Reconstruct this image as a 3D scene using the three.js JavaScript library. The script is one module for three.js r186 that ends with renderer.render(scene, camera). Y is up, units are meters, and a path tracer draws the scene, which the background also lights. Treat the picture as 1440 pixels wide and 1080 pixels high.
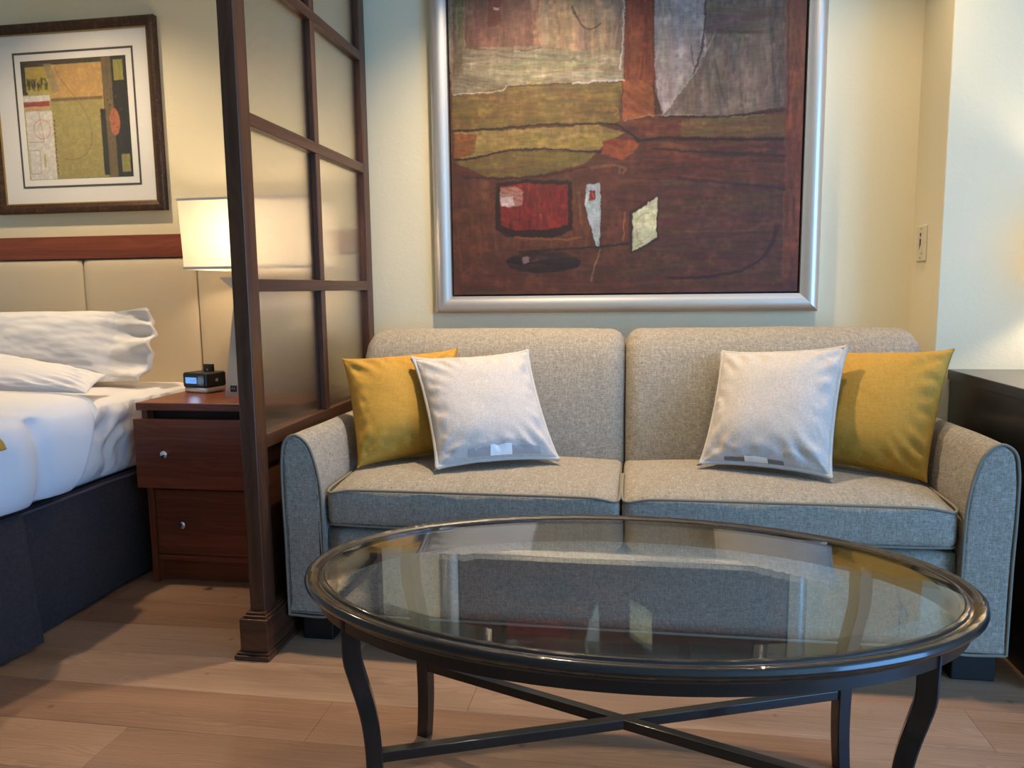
import * as THREE from 'three';
import { RoundedBoxGeometry } from 'three/addons/geometries/RoundedBoxGeometry.js';
import { mergeGeometries, mergeVertices, toCreasedNormals } from 'three/addons/utils/BufferGeometryUtils.js';
import { ImprovedNoise } from 'three/addons/math/ImprovedNoise.js';
import { RectAreaLightUniformsLib } from 'three/addons/lights/RectAreaLightUniformsLib.js';

// ---------------------------------------------------------------- camera, sky, daylight, exposure
const scene = new THREE.Scene();
const renderer = new THREE.WebGLRenderer({ antialias: true });
renderer.toneMapping = THREE.LinearToneMapping;
renderer.toneMappingExposure = 1.1;
renderer.shadowMap.enabled = true;
RectAreaLightUniformsLib.init();

const D2R = Math.PI / 180;
const camera = new THREE.PerspectiveCamera(2 * Math.atan(540 / 1075) / D2R, 4 / 3, 0.05, 60);
camera.rotation.order = 'YXZ';
camera.rotation.set(-7.14 * D2R, 9.1 * D2R, -0.686 * D2R);
camera.position.set(0, 1.05, 0);

scene.background = new THREE.Color().setRGB(0.20, 0.45, 1.0);        // clear daylight outside the window

// daylight coming in through the window in the wall beside the desk
const WIN = { z0: -0.65, z1: 1.55, y0: 0.12, y1: 2.32, x: 3.5 };
const day = new THREE.RectAreaLight(new THREE.Color().setRGB(0.19, 0.47, 1.0), 11.5, WIN.z1 - WIN.z0, WIN.y1 - WIN.y0);
day.position.set(WIN.x - 0.02, (WIN.y0 + WIN.y1) / 2, (WIN.z0 + WIN.z1) / 2);
day.lookAt(-10, (WIN.y0 + WIN.y1) / 2, (WIN.z0 + WIN.z1) / 2);
day.name = 'window_daylight';
scene.add(day);

const WARM = [1.0, 0.78, 0.53];

// ---------------------------------------------------------------- helpers
function rng(seed) { let a = seed >>> 0; return () => { a = (a + 0x6D2B79F5) | 0; let t = Math.imul(a ^ (a >>> 15), 1 | a); t = (t + Math.imul(t ^ (t >>> 7), 61 | t)) ^ t; return ((t ^ (t >>> 14)) >>> 0) / 4294967296; }; }
const perlin = new ImprovedNoise();
const noise = (x, y = 0, z = 0) => perlin.noise(x + 31.7, y + 17.3, z + 5.1);
function fbm(x, y, z = 0, o = 4) { let s = 0, a = 0.5; for (let i = 0; i < o; i++) { s += a * noise(x, y, z + i * 7.3); x *= 2.03; y *= 2.03; z *= 2.03; a *= 0.5; } return s; }
const clamp = (x, a, b) => Math.min(b, Math.max(a, x));
const lerp = (a, b, t) => a + (b - a) * t;
const smooth = (a, b, x) => { const t = clamp((x - a) / (b - a), 0, 1); return t * t * (3 - 2 * t); };
const V = (x, y, z) => new THREE.Vector3(x, y, z);
const used = {};
function numbered(n) { used[n] = (used[n] ?? -1) + 1; return used[n] ? `${n}_${String(used[n]).padStart(3, '0')}` : n; }
const bases = new WeakMap();
function thing(name, label, category, base = [0, 0, 0], group) {
  const o = new THREE.Group(); o.name = numbered(name); o.position.set(...base); scene.add(o);
  o.userData = { label, category }; if (group) o.userData.group = group;
  bases.set(o, V(...base)); return o;
}
function struct(name, label, category, base = [0, 0, 0]) { const o = thing(name, label, category, base); o.userData.kind = 'structure'; return o; }
// geometry comes in room coordinates and is moved into its thing's own
function part(name, geo, mat, parent, label) {
  const b = bases.get(parent) ?? V(0, 0, 0);
  geo.translate(-b.x, -b.y, -b.z);
  const m = new THREE.Mesh(geo, mat); m.name = name; parent.add(m); bases.set(m, b.clone());
  if (label) m.userData.label = label;
  return m;
}
function single(name, geo, mat, label, category, base, kind) {
  geo.translate(-base[0], -base[1], -base[2]);
  const m = new THREE.Mesh(geo, mat); m.name = numbered(name); m.position.set(...base); scene.add(m);
  m.userData = { label, category }; if (kind) m.userData.kind = kind; bases.set(m, V(...base)); return m;
}
// uv in metres, each face from the plane it lies closest to; u runs along the grain axis
function boxUV(g, grain = 0) {
  if (g.index) g = g.toNonIndexed();
  const p = g.attributes.position, uv = new Float32Array(p.count * 2), a = V(0, 0, 0), b = V(0, 0, 0), c = V(0, 0, 0);
  for (let i = 0; i < p.count; i += 3) {
    a.fromBufferAttribute(p, i); b.fromBufferAttribute(p, i + 1); c.fromBufferAttribute(p, i + 2);
    const n = b.clone().sub(a).cross(c.clone().sub(a)), m = [Math.abs(n.x), Math.abs(n.y), Math.abs(n.z)];
    const d = m[0] > m[1] && m[0] > m[2] ? 0 : m[1] > m[2] ? 1 : 2;
    let ax = [[2, 1], [0, 2], [0, 1]][d]; if (ax[1] === grain) ax = [ax[1], ax[0]];
    for (let k = 0; k < 3; k++) { const q = [a, b, c][k]; uv[(i + k) * 2] = q.getComponent(ax[0]); uv[(i + k) * 2 + 1] = q.getComponent(ax[1]); }
  }
  g.setAttribute('uv', new THREE.BufferAttribute(uv, 2)); return g;
}
// box between two corners, with rounded edges
function box(x0, x1, y0, y1, z0, z1, r = 0.004, grain = 0, seg = 2) {
  const w = x1 - x0, h = y1 - y0, d = z1 - z0, rr = Math.min(r, w / 2.01, h / 2.01, d / 2.01);
  const g = r > 0 ? new RoundedBoxGeometry(w, h, d, seg, rr) : new THREE.BoxGeometry(w, h, d);
  g.translate((x0 + x1) / 2, (y0 + y1) / 2, (z0 + z1) / 2);
  return boxUV(g, grain);
}
function clean(g) { for (const k of Object.keys(g.attributes)) if (!['position', 'normal', 'uv'].includes(k)) g.deleteAttribute(k); return g.index ? g.toNonIndexed() : g; }
const merge = (...gs) => mergeGeometries(gs.map(clean));
// smooth normals over welded points, then uv in metres
function softFinish(g, grain = 0) { g.deleteAttribute('uv'); if (g.attributes.normal) g.deleteAttribute('normal'); g = mergeVertices(g, 1e-5); g.computeVertexNormals(); return boxUV(g, grain); }
function softBox(x0, x1, y0, y1, z0, z1, r, n = [24, 8, 16], shape) {
  const w = x1 - x0, h = y1 - y0, d = z1 - z0, g = new THREE.BoxGeometry(w, h, d, ...n), p = g.attributes.position, half = [w / 2, h / 2, d / 2];
  const v = V(0, 0, 0), c = V(0, 0, 0);
  for (let i = 0; i < p.count; i++) {
    v.fromBufferAttribute(p, i);
    c.set(...[0, 1, 2].map((k) => { const m = half[k] - r; return clamp(v.getComponent(k), -m, m); }));
    const o = v.clone().sub(c); if (o.lengthSq() > 1e-12) v.copy(c).addScaledVector(o.normalize(), r);
    if (shape) shape(v, half);
    p.setXYZ(i, v.x + (x0 + x1) / 2, v.y + (y0 + y1) / 2, v.z + (z0 + z1) / 2);
  }
  return softFinish(g);
}
function tube(points, r, closed = false, seg = 60, rad = 6) { const c = new THREE.CatmullRomCurve3(points, closed, 'catmullrom', 0.5); return boxUV(new THREE.TubeGeometry(c, seg, r, rad, closed)); }
function lathe(pts, n = 40) { return new THREE.LatheGeometry(pts.map((p) => new THREE.Vector2(...p)), n); }
// a closed profile in the plane across an axis, carried along that axis; at both ends it draws in with a round edge
function loft(profile, s0, s1, n, r, place, warp) {
  const m = profile.length, nor = profile.map((p, i) => { const a = profile[(i + m - 1) % m], b = profile[(i + 1) % m]; const t = [b[0] - a[0], b[1] - a[1]], l = Math.hypot(...t) || 1; return [t[1] / l, -t[0] / l]; });
  let area = 0; for (let i = 0; i < m; i++) { const a = profile[i], b = profile[(i + 1) % m]; area += a[0] * b[1] - b[0] * a[1]; }
  const sg = area > 0 ? 1 : -1, pos = [], idx = [], rows = [];
  for (let k = 0; k <= 6; k++) rows.push([s0 + r * (1 - Math.cos(k / 6 * Math.PI / 2)), r * (1 - Math.sin(k / 6 * Math.PI / 2))]);
  for (let k = 1; k < n; k++) rows.push([lerp(s0 + r, s1 - r, k / n), 0]);
  for (let k = 6; k >= 0; k--) rows.push([s1 - r * (1 - Math.cos(k / 6 * Math.PI / 2)), r * (1 - Math.sin(k / 6 * Math.PI / 2))]);
  for (const [s, ins] of rows) for (let i = 0; i < m; i++) {
    let a = profile[i][0] - sg * nor[i][0] * ins, b = profile[i][1] - sg * nor[i][1] * ins;
    const v = place(s, a, b); if (warp) warp(v, i, s); pos.push(v.x, v.y, v.z);
  }
  for (let k = 0; k < rows.length - 1; k++) for (let i = 0; i < m; i++) { const a = k * m + i, b = k * m + (i + 1) % m, c = a + m, d = b + m; idx.push(a, b, c, b, d, c); }
  for (const [k, flip] of [[0, false], [rows.length - 1, true]]) {
    const tris = THREE.ShapeUtils.triangulateShape(profile.map((p) => new THREE.Vector2(...p)), []);
    for (const t of tris) { const q = t.map((i) => k * m + i); idx.push(...(flip ? q : [q[0], q[2], q[1]])); }
  }
  const g = new THREE.BufferGeometry(); g.setAttribute('position', new THREE.Float32BufferAttribute(pos, 3)); g.setIndex(idx);
  // face outward
  g.computeVertexNormals(); let out = 0; const P = g.attributes.position, N = g.attributes.normal, c = V(0, 0, 0), q = V(0, 0, 0);
  for (let i = 0; i < P.count; i++) c.add(q.fromBufferAttribute(P, i)); c.divideScalar(P.count);
  for (let i = 0; i < P.count; i++) { q.fromBufferAttribute(P, i).sub(c); out += q.x * N.getX(i) + q.y * N.getY(i) + q.z * N.getZ(i); }
  if (out < 0) { for (let i = 0; i < idx.length; i += 3) { const t = idx[i]; idx[i] = idx[i + 1]; idx[i + 1] = t; } g.setIndex(idx); }
  return softFinish(g);
}
function spline(pts, n, closed = false) { const c = new THREE.CatmullRomCurve3(pts.map((p) => V(p[0], p[1], 0)), closed, 'centripetal'); return c.getPoints(n).slice(0, closed ? n : n + 1).map((p) => [p.x, p.y]); }
// a picture-frame moulding: profile [across from the outer edge inward, depth off the wall], mitred at the corners
function moulding(x0, x1, y0, y1, z, profile) {
  const cs = [[x0, y0, 1, 1], [x1, y0, -1, 1], [x1, y1, -1, -1], [x0, y1, 1, -1]], gs = [];
  for (let k = 0; k < 4; k++) {
    const a = cs[k], b = cs[(k + 1) % 4], pos = [];
    for (let i = 0; i < profile.length - 1; i++) {
      const [w0, d0] = profile[i], [w1, d1] = profile[i + 1];
      const A = [a[0] + a[2] * w0, a[1] + a[3] * w0, z + d0], B = [b[0] + b[2] * w0, b[1] + b[3] * w0, z + d0], C = [b[0] + b[2] * w1, b[1] + b[3] * w1, z + d1], D = [a[0] + a[2] * w1, a[1] + a[3] * w1, z + d1];
      pos.push(...A, ...B, ...C, ...A, ...C, ...D);
    }
    const g = new THREE.BufferGeometry(); g.setAttribute('position', new THREE.Float32BufferAttribute(pos, 3));
    let h = mergeVertices(g, 1e-6); h.computeVertexNormals(); gs.push(boxUV(toCreasedNormals(h, 0.7), k % 2 ? 1 : 0));
  }
  return gs;
}

// ---------------------------------------------------------------- textures and materials
function texture(w, h, fn, srgb = true) {
  const d = new Uint8Array(w * h * 4);
  for (let j = 0; j < h; j++) for (let i = 0; i < w; i++) { const c = fn(i, j); const k = (j * w + i) * 4; d[k] = clamp(c[0], 0, 255); d[k + 1] = clamp(c[1], 0, 255); d[k + 2] = clamp(c[2], 0, 255); d[k + 3] = 255; }
  const t = new THREE.DataTexture(d, w, h); t.wrapS = t.wrapT = THREE.RepeatWrapping; t.magFilter = THREE.LinearFilter; t.minFilter = THREE.LinearMipmapLinearFilter; t.generateMipmaps = true;
  if (srgb) t.colorSpace = THREE.SRGBColorSpace; t.needsUpdate = true; return t;
}
const grey = (f) => (i, j) => { const v = f(i, j); return [v, v, v]; };
// tiling lattice noise
function lattice(nx, ny, seed) { const r = rng(seed), a = new Float32Array(nx * ny); for (let i = 0; i < a.length; i++) a[i] = r() * 2 - 1; return (x, y) => { const xi = Math.floor(x), yi = Math.floor(y), fx = x - xi, fy = y - yi, sx = fx * fx * (3 - 2 * fx), sy = fy * fy * (3 - 2 * fy), g = (i, j) => a[((j % ny) + ny) % ny * nx + ((i % nx) + nx) % nx]; return lerp(lerp(g(xi, yi), g(xi + 1, yi), sx), lerp(g(xi, yi + 1), g(xi + 1, yi + 1), sx), sy); }; }
function repeatOf(t, sx, sy = sx) { t.repeat.set(1 / sx, 1 / sy); return t; }

function weave(seed, base, amp, size, px = 512, threads = 128) {
  const L1 = Math.round(threads / 5), L2 = Math.round(threads / 12), hT = lattice(L1, threads, seed), vT = lattice(threads, L1, seed + 1), slubH = lattice(L2, threads, seed + 2), slubV = lattice(threads, L2, seed + 3), fine = lattice(px, px, seed + 4);
  const f = (i, j) => {
    const u = i / px, v = j / px, hx = hT(u * L1, v * threads) + 0.9 * Math.max(0, slubH(u * L2, v * threads)), vx = vT(u * threads, v * L1) + 0.9 * Math.max(0, slubV(u * threads, v * L2));
    return 0.5 * hx + 0.48 * vx + 0.12 * fine(i, j);
  };
  const map = texture(px, px, (i, j) => { const n = f(i, j) * amp; return [base[0] + n, base[1] + n, base[2] + n * 0.95]; });
  const bump = texture(px, px, grey((i, j) => 128 + 90 * f(i, j) + 20 * Math.sin(i / px * threads * Math.PI * 2) + 20 * Math.sin(j / px * threads * Math.PI * 2)), false);
  return [repeatOf(map, size), repeatOf(bump, size)];
}
function woodTex(seed, a, b, { lenM = 1.2, widM = 0.3, px = [1024, 256], rings = 9, contrast = 1, pores = 0.5 } = {}) {
  const big = lattice(4, 4, seed), warp = lattice(6, 5, seed + 1), streak = lattice(6, 180, seed + 2), pore = lattice(40, px[1], seed + 3), tone = lattice(3, 9, seed + 4);
  const t = texture(px[0], px[1], (i, j) => {
    const u = i / px[0], v = j / px[1];
    const w = v * rings + 1.3 * warp(u * 6, v * 5) + 0.8 * big(u * 4, v * 4), ring = 0.5 + 0.5 * Math.sin(w * Math.PI * 2);
    const n = clamp(0.5 + contrast * (0.22 * (ring - 0.5) + 0.22 * streak(u * 6, v * 180) + 0.28 * tone(u * 3, v * 9) - pores * 0.35 * Math.max(0, pore(u * 40, j) - 0.45)), 0, 1);
    return [lerp(a[0], b[0], n), lerp(a[1], b[1], n), lerp(a[2], b[2], n)];
  });
  return repeatOf(t, lenM, widM);
}
const M = (o) => new THREE.MeshStandardMaterial(o), MP = (o) => new THREE.MeshPhysicalMaterial(o);

const plasterBump = repeatOf((() => { const f = lattice(128, 128, 5), g = lattice(40, 40, 6), k = lattice(256, 256, 7); return texture(256, 256, grey((i, j) => 128 + 40 * f(i / 2, j / 2) + 40 * g(i / 6.4, j / 6.4) + 25 * k(i, j)), false); })(), 0.5);
const wallMat = M({ color: 0xe4d7b3, roughness: 0.6, bumpMap: plasterBump, bumpScale: 0.0006 });
const ceilMat = M({ color: 0xf0ece0, roughness: 0.9, bumpMap: plasterBump, bumpScale: 0.0006 });
const [linenMap, linenBump] = weave(11, [146, 136, 120], 30, 0.36, 1024, 260);
const sofaMat = M({ map: linenMap, bumpMap: linenBump, bumpScale: 0.0006, roughness: 0.95 });
const sofaPipe = M({ color: 0x827968, roughness: 0.9 });
const [softMap, softBump] = weave(41, [192, 183, 174], 16, 0.16, 512, 170);
const whiteLinen = M({ map: softMap, bumpMap: softBump, bumpScale: 0.0004, roughness: 0.95 });
const whitePipe = M({ color: 0xbfb8ae, roughness: 0.95 });
const [velMap, velBump] = weave(71, [182, 136, 46], 10, 0.2, 256, 120);
const velvet = MP({ map: velMap, bumpMap: velBump, bumpScale: 0.0002, roughness: 0.8, sheen: 0.35, sheenRoughness: 0.4, sheenColor: new THREE.Color(0.6, 0.45, 0.12) });
const velvetSeam = M({ color: 0xa87c1c, roughness: 0.9 });
const sheetMat = M({ color: 0xd8d4d0, roughness: 0.85 });
const [skMap, skBump] = weave(91, [50, 41, 41], 10, 0.2, 256, 120);
const skirtMat = M({ map: skMap, bumpMap: skBump, bumpScale: 0.0004, roughness: 0.95 });
const skirtWelt = M({ color: 0x4e4346, roughness: 0.9 });
const cherry = M({ map: woodTex(21, [98, 46, 30], [150, 82, 54], { contrast: 0.8, widM: 0.22 }), roughness: 0.32 });
const cherryDark = M({ color: 0x2a120b, roughness: 0.6 });
const walnut = M({ map: woodTex(22, [50, 28, 17], [98, 60, 38], { contrast: 0.9, widM: 0.16, rings: 7 }), roughness: 0.38 });
const espresso = MP({ map: woodTex(23, [15, 10, 9], [34, 23, 19], { contrast: 0.9, widM: 0.2 }), roughness: 0.42, specularIntensity: 0.5, clearcoat: 0.8, clearcoatRoughness: 0.1 });
const blackLegs = M({ color: 0x0c0a0a, roughness: 0.5 });
const deskMat = MP({ map: woodTex(24, [14, 11, 10], [26, 21, 19], { contrast: 0.9 }), roughness: 0.35, clearcoat: 0.5, clearcoatRoughness: 0.15 });
const leather = (() => { const f = lattice(160, 160, 131); const b = repeatOf(texture(320, 320, grey((i, j) => 128 + 60 * f(i / 2, j / 2)), false), 0.4); return M({ color: 0xcdbb9c, roughness: 0.5, bumpMap: b, bumpScale: 0.0004 }); })();
const silver = M({ color: 0xd8d2ca, metalness: 0.8, roughness: 0.38 });
const brushed = M({ color: 0xc8c0b4, metalness: 0.6, roughness: 0.4 });
const chrome = M({ color: 0xe4e6ea, metalness: 1, roughness: 0.08 });
const bronze = (() => { const f = lattice(90, 90, 141), g = lattice(30, 12, 142); const t = repeatOf(texture(360, 360, (i, j) => { const n = 16 * f(i / 4, j / 4) + 18 * Math.max(0, g(i / 12, j / 30)); return [64 + n, 42 + n * 0.8, 26 + n * 0.5]; }), 0.3); return M({ map: t, roughness: 0.4, metalness: 0.25 }); })();
const blackPlastic = M({ color: 0x101114, roughness: 0.35 });
const ivory = M({ color: 0xd8ccb0, roughness: 0.45 });
const matBoard = M({ color: 0xe9e4da, roughness: 0.9 });
const darkLine = M({ color: 0x4a4238, roughness: 0.8 });
const blackLiner = M({ color: 0x0d0d10, roughness: 0.6 });
const pane = MP({ color: 0xffffff, transmission: 1, roughness: 0.02, thickness: 0, ior: 1.5 });
const tableGlass = MP({ color: 0xf1f7f6, transmission: 1, roughness: 0.0, thickness: 0, ior: 1.52 });
const reeded = MP({ color: 0xf4f4f0, transmission: 1, roughness: 0.12, thickness: 0.004, ior: 1.45 });
const trimWhite = M({ color: 0xe2dccb, roughness: 0.5 });
const shadeMat = MP({ color: 0xf2e6cf, roughness: 1, transmission: 0.38, thickness: 0, side: THREE.DoubleSide });
const shadeBand = M({ color: 0xd9cfc0, roughness: 0.8 });
const bulbMat = M({ color: 0xffffff, emissive: new THREE.Color(1, 0.8, 0.5), emissiveIntensity: 4 });

// ---------------------------------------------------------------- room shell
const ROOM = { x0: -4.3, x1: 3.5, z0: -3.0, z1: 1.7, h: 2.5, t: 0.14 };
const PIER = { x: 0.994, z: -2.738 };
{
  const { x0, x1, z0, z1, h, t } = ROOM;
  single('wall_back', boxUV(merge(new THREE.BoxGeometry(PIER.x - x0 + t, h, t).translate((x0 - t + PIER.x) / 2, h / 2, z0 - t / 2))), wallMat, 'cream painted wall behind the sofa and bed', 'wall', [0, 0, z0], 'structure');
  single('wall_pier', box(PIER.x, x1 + t, 0, h, z0 - t, PIER.z, 0.004), wallMat, 'cream wall standing forward beside the sofa, with the dimmer on its side', 'wall', [PIER.x, 0, PIER.z], 'structure');
  single('wall_left', new THREE.BoxGeometry(t, h, z1 - z0).translate(x0 - t / 2, h / 2, (z0 + z1) / 2), wallMat, 'cream side wall beyond the bed', 'wall', [x0, 0, 0], 'structure');
  single('wall_front', new THREE.BoxGeometry(x1 - x0 + 2 * t, h, t).translate((x0 + x1) / 2, h / 2, z1 + t / 2), wallMat, 'cream wall facing the sofa', 'wall', [0, 0, z1], 'structure');
  const wr = [];
  const slab = (ya, yb, za, zb) => wr.push(new THREE.BoxGeometry(t, yb - ya, zb - za).translate(x1 + t / 2, (ya + yb) / 2, (za + zb) / 2));
  slab(0, WIN.y0, PIER.z, z1); slab(WIN.y1, h, PIER.z, z1); slab(WIN.y0, WIN.y1, PIER.z, WIN.z0); slab(WIN.y0, WIN.y1, WIN.z1, z1);
  single('wall_right', boxUV(merge(...wr)), wallMat, 'cream side wall with the window', 'wall', [x1, 0, 0], 'structure');
  single('ceiling', new THREE.BoxGeometry(x1 - x0 + 2 * t, t, z1 - z0 + 2 * t).translate((x0 + x1) / 2, h + t / 2, (z0 + z1) / 2), ceilMat, 'off white painted ceiling', 'ceiling', [0, h, 0], 'structure');
  // window
  const w = struct('window_1', 'wide window with a slim white frame in the side wall', 'window', [x1, WIN.y0, 0]);
  const f = 0.05, xa = x1 + 0.03, xb = x1 + 0.09;
  part('window_frame', merge(box(xa, xb, WIN.y0, WIN.y0 + f, WIN.z0, WIN.z1), box(xa, xb, WIN.y1 - f, WIN.y1, WIN.z0, WIN.z1), box(xa, xb, WIN.y0, WIN.y1, WIN.z0, WIN.z0 + f), box(xa, xb, WIN.y0, WIN.y1, WIN.z1 - f, WIN.z1)), trimWhite, w);
  const zm = (WIN.z0 + WIN.z1) / 2;
  part('mullion', box(xa, xb, WIN.y0 + f, WIN.y1 - f, zm - 0.025, zm + 0.025), trimWhite, w);
  part('pane', new THREE.BoxGeometry(0.004, WIN.y1 - WIN.y0 - 2 * f, zm - 0.025 - WIN.z0 - f).translate(x1 + 0.06, (WIN.y0 + WIN.y1) / 2, (WIN.z0 + f + zm - 0.025) / 2), pane, w);
  part('pane', new THREE.BoxGeometry(0.004, WIN.y1 - WIN.y0 - 2 * f, WIN.z1 - f - zm - 0.025).translate(x1 + 0.06, (WIN.y0 + WIN.y1) / 2, (WIN.z1 - f + zm + 0.025) / 2), pane, w);
  part('window_sill', box(x1 - 0.04, x1 + 0.03, WIN.y0 - 0.03, WIN.y0, WIN.z0 - 0.04, WIN.z1 + 0.04), trimWhite, w);
}
// floor: oak planks laid along the back wall
{
  const { x0, x1, z0, z1 } = ROOM;
  const fl = struct('floor', 'light oak plank floor running parallel to the back wall', 'floor', [0, 0, 0]);
  part('underlay', new THREE.BoxGeometry(x1 - x0 + 0.28, 0.06, z1 - z0 + 0.28).translate((x0 + x1) / 2, -0.036, (z0 + z1) / 2), M({ color: 0x5a4434, roughness: 1 }), fl);
  const r = rng(77), PW = 0.178, PL = 1.22, texs = [];
  for (let k = 0; k < 5; k++) {
    const ring = lattice(5, 6, 300 + k), warp = lattice(9, 7, 320 + k), streak = lattice(10, 120, 340 + k), pore = lattice(70, 256, 360 + k), tone = lattice(2, 3, 380 + k), rk = rng(400 + k);
    const knots = [...Array(k % 2 ? 2 : 1)].map(() => [rk(), 0.2 + 0.6 * rk(), 0.006 + 0.012 * rk()]), cx = rk(), cy = 0.3 + 0.4 * rk();
    texs.push(texture(1024, 256, (i, j) => {
      const u = i / 1024, v = j / 256;
      // cathedral grain opening from one point of the board, straight grain elsewhere
      const dx = (u - cx) * 2.2, dy = (v - cy) * 3 + 0.25 * warp(u * 9, v * 7), a = Math.abs(dx) < 1.1 ? Math.sqrt(dx * dx * 0.5 + dy * dy * 3.2) : Math.abs(dy) * 1.8;
      let n = 0.5 + 0.10 * Math.sin((a * 7 + 0.8 * ring(u * 5, v * 6)) * 6.28) + 0.15 * streak(u * 10, v * 120) + 0.2 * tone(u * 2, v * 3) - 0.2 * Math.max(0, pore(u * 70, j) - 0.5);
      for (const [ku, kv, ks] of knots) { const q = Math.hypot((u - ku) * 6.8, v - kv); n -= 0.55 * Math.exp(-((q / (ks * 4)) ** 2)); }
      n = clamp(n, 0, 1);
      return [lerp(114, 186, n), lerp(87, 152, n), lerp(67, 125, n)];
    }));
  }
  const tints = [0xffffff, 0xf4ebe3, 0xe2d4c8, 0xfdf4e6], mats = [];
  for (const t of texs) for (const c of tints) mats.push(M({ map: t, color: c, roughness: 0.42 }));
  const shapes = {};
  for (let row = 0, z = z0; z < z1; row++, z += PW) {
    let x = x0 - r() * PL;
    while (x < x1) {
      const xa = Math.max(x, x0), xb = Math.min(x + PL, x1), za = z, zb = Math.min(z + PW, z1), L = xb - xa, key = L.toFixed(3) + (zb - za).toFixed(3) + (x < x0 ? 'a' : '');
      if (L > 0.02) {
        let g = shapes[key];
        if (!g) {
          const w = L - 0.0007, d = zb - za - 0.0007, b = 0.0007;
          const top = [[-w / 2 + b, 0, -d / 2 + b], [w / 2 - b, 0, -d / 2 + b], [w / 2 - b, 0, d / 2 - b], [-w / 2 + b, 0, d / 2 - b]], mid = [[-w / 2, -b * 0.6, -d / 2], [w / 2, -b * 0.6, -d / 2], [w / 2, -b * 0.6, d / 2], [-w / 2, -b * 0.6, d / 2]], bot = mid.map((p) => [p[0], -0.006, p[2]]);
          const pos = [], quad = (A, B, C, D) => pos.push(...A, ...C, ...B, ...A, ...D, ...C);
          quad(...top); for (let k = 0; k < 4; k++) { const n = (k + 1) % 4; pos.push(...top[k], ...top[n], ...mid[n], ...top[k], ...mid[n], ...mid[k]); pos.push(...mid[k], ...mid[n], ...bot[n], ...mid[k], ...bot[n], ...bot[k]); }
          g = new THREE.BufferGeometry(); g.setAttribute('position', new THREE.Float32BufferAttribute(pos, 3)); g.computeVertexNormals();
          const uv = []; for (let k = 0; k < pos.length; k += 3) uv.push(pos[k] / PL + 0.5, pos[k + 2] / PW + 0.5); g.setAttribute('uv', new THREE.Float32BufferAttribute(uv, 2));
          shapes[key] = g;
        }
        const m = new THREE.Mesh(g, mats[Math.floor(r() * mats.length)]); m.name = 'plank'; m.position.set((xa + xb) / 2, 0, (za + zb) / 2); if (r() < 0.5) m.rotation.y = Math.PI; fl.add(m);
      }
      x += PL;
    }
  }
}

// ---------------------------------------------------------------- ceiling downlights
function downlight(x, z, power, angle, label, target) {
  const y = ROOM.h, o = thing('ceiling_downlight', label, 'ceiling light', [x, y, z]);
  part('trim_ring', lathe([[0.045, -0.004], [0.065, -0.004], [0.068, 0], [0.045, 0]], 36).translate(x, y, z), trimWhite, o);
  part('lens', new THREE.CylinderGeometry(0.045, 0.045, 0.002, 30).translate(x, y - 0.002, z), M({ color: 0xffffff, emissive: new THREE.Color(...WARM), emissiveIntensity: 6 }), o);
  const s = new THREE.SpotLight(new THREE.Color(...WARM), power, 0, angle, 0.8, 2);
  s.position.set(x, y - 0.012, z); s.target.position.set(...(target ?? [x, 0, z])); s.castShadow = true; s.shadow.radius = 2.2; s.name = 'downlight_beam'; scene.add(s, s.target); s.target.name = 'beam_target';
  return o;
}
downlight(-0.38, -2.42, 13, 62 * D2R, 'round recessed downlight above the sofa near the glass screen');
downlight(0.72, -2.42, 4.5, 62 * D2R, 'round recessed downlight above the sofa near the dimmer switch');
downlight(-2.2, -2.42, 8, 64 * D2R, 'round recessed downlight above the small framed print');

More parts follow.
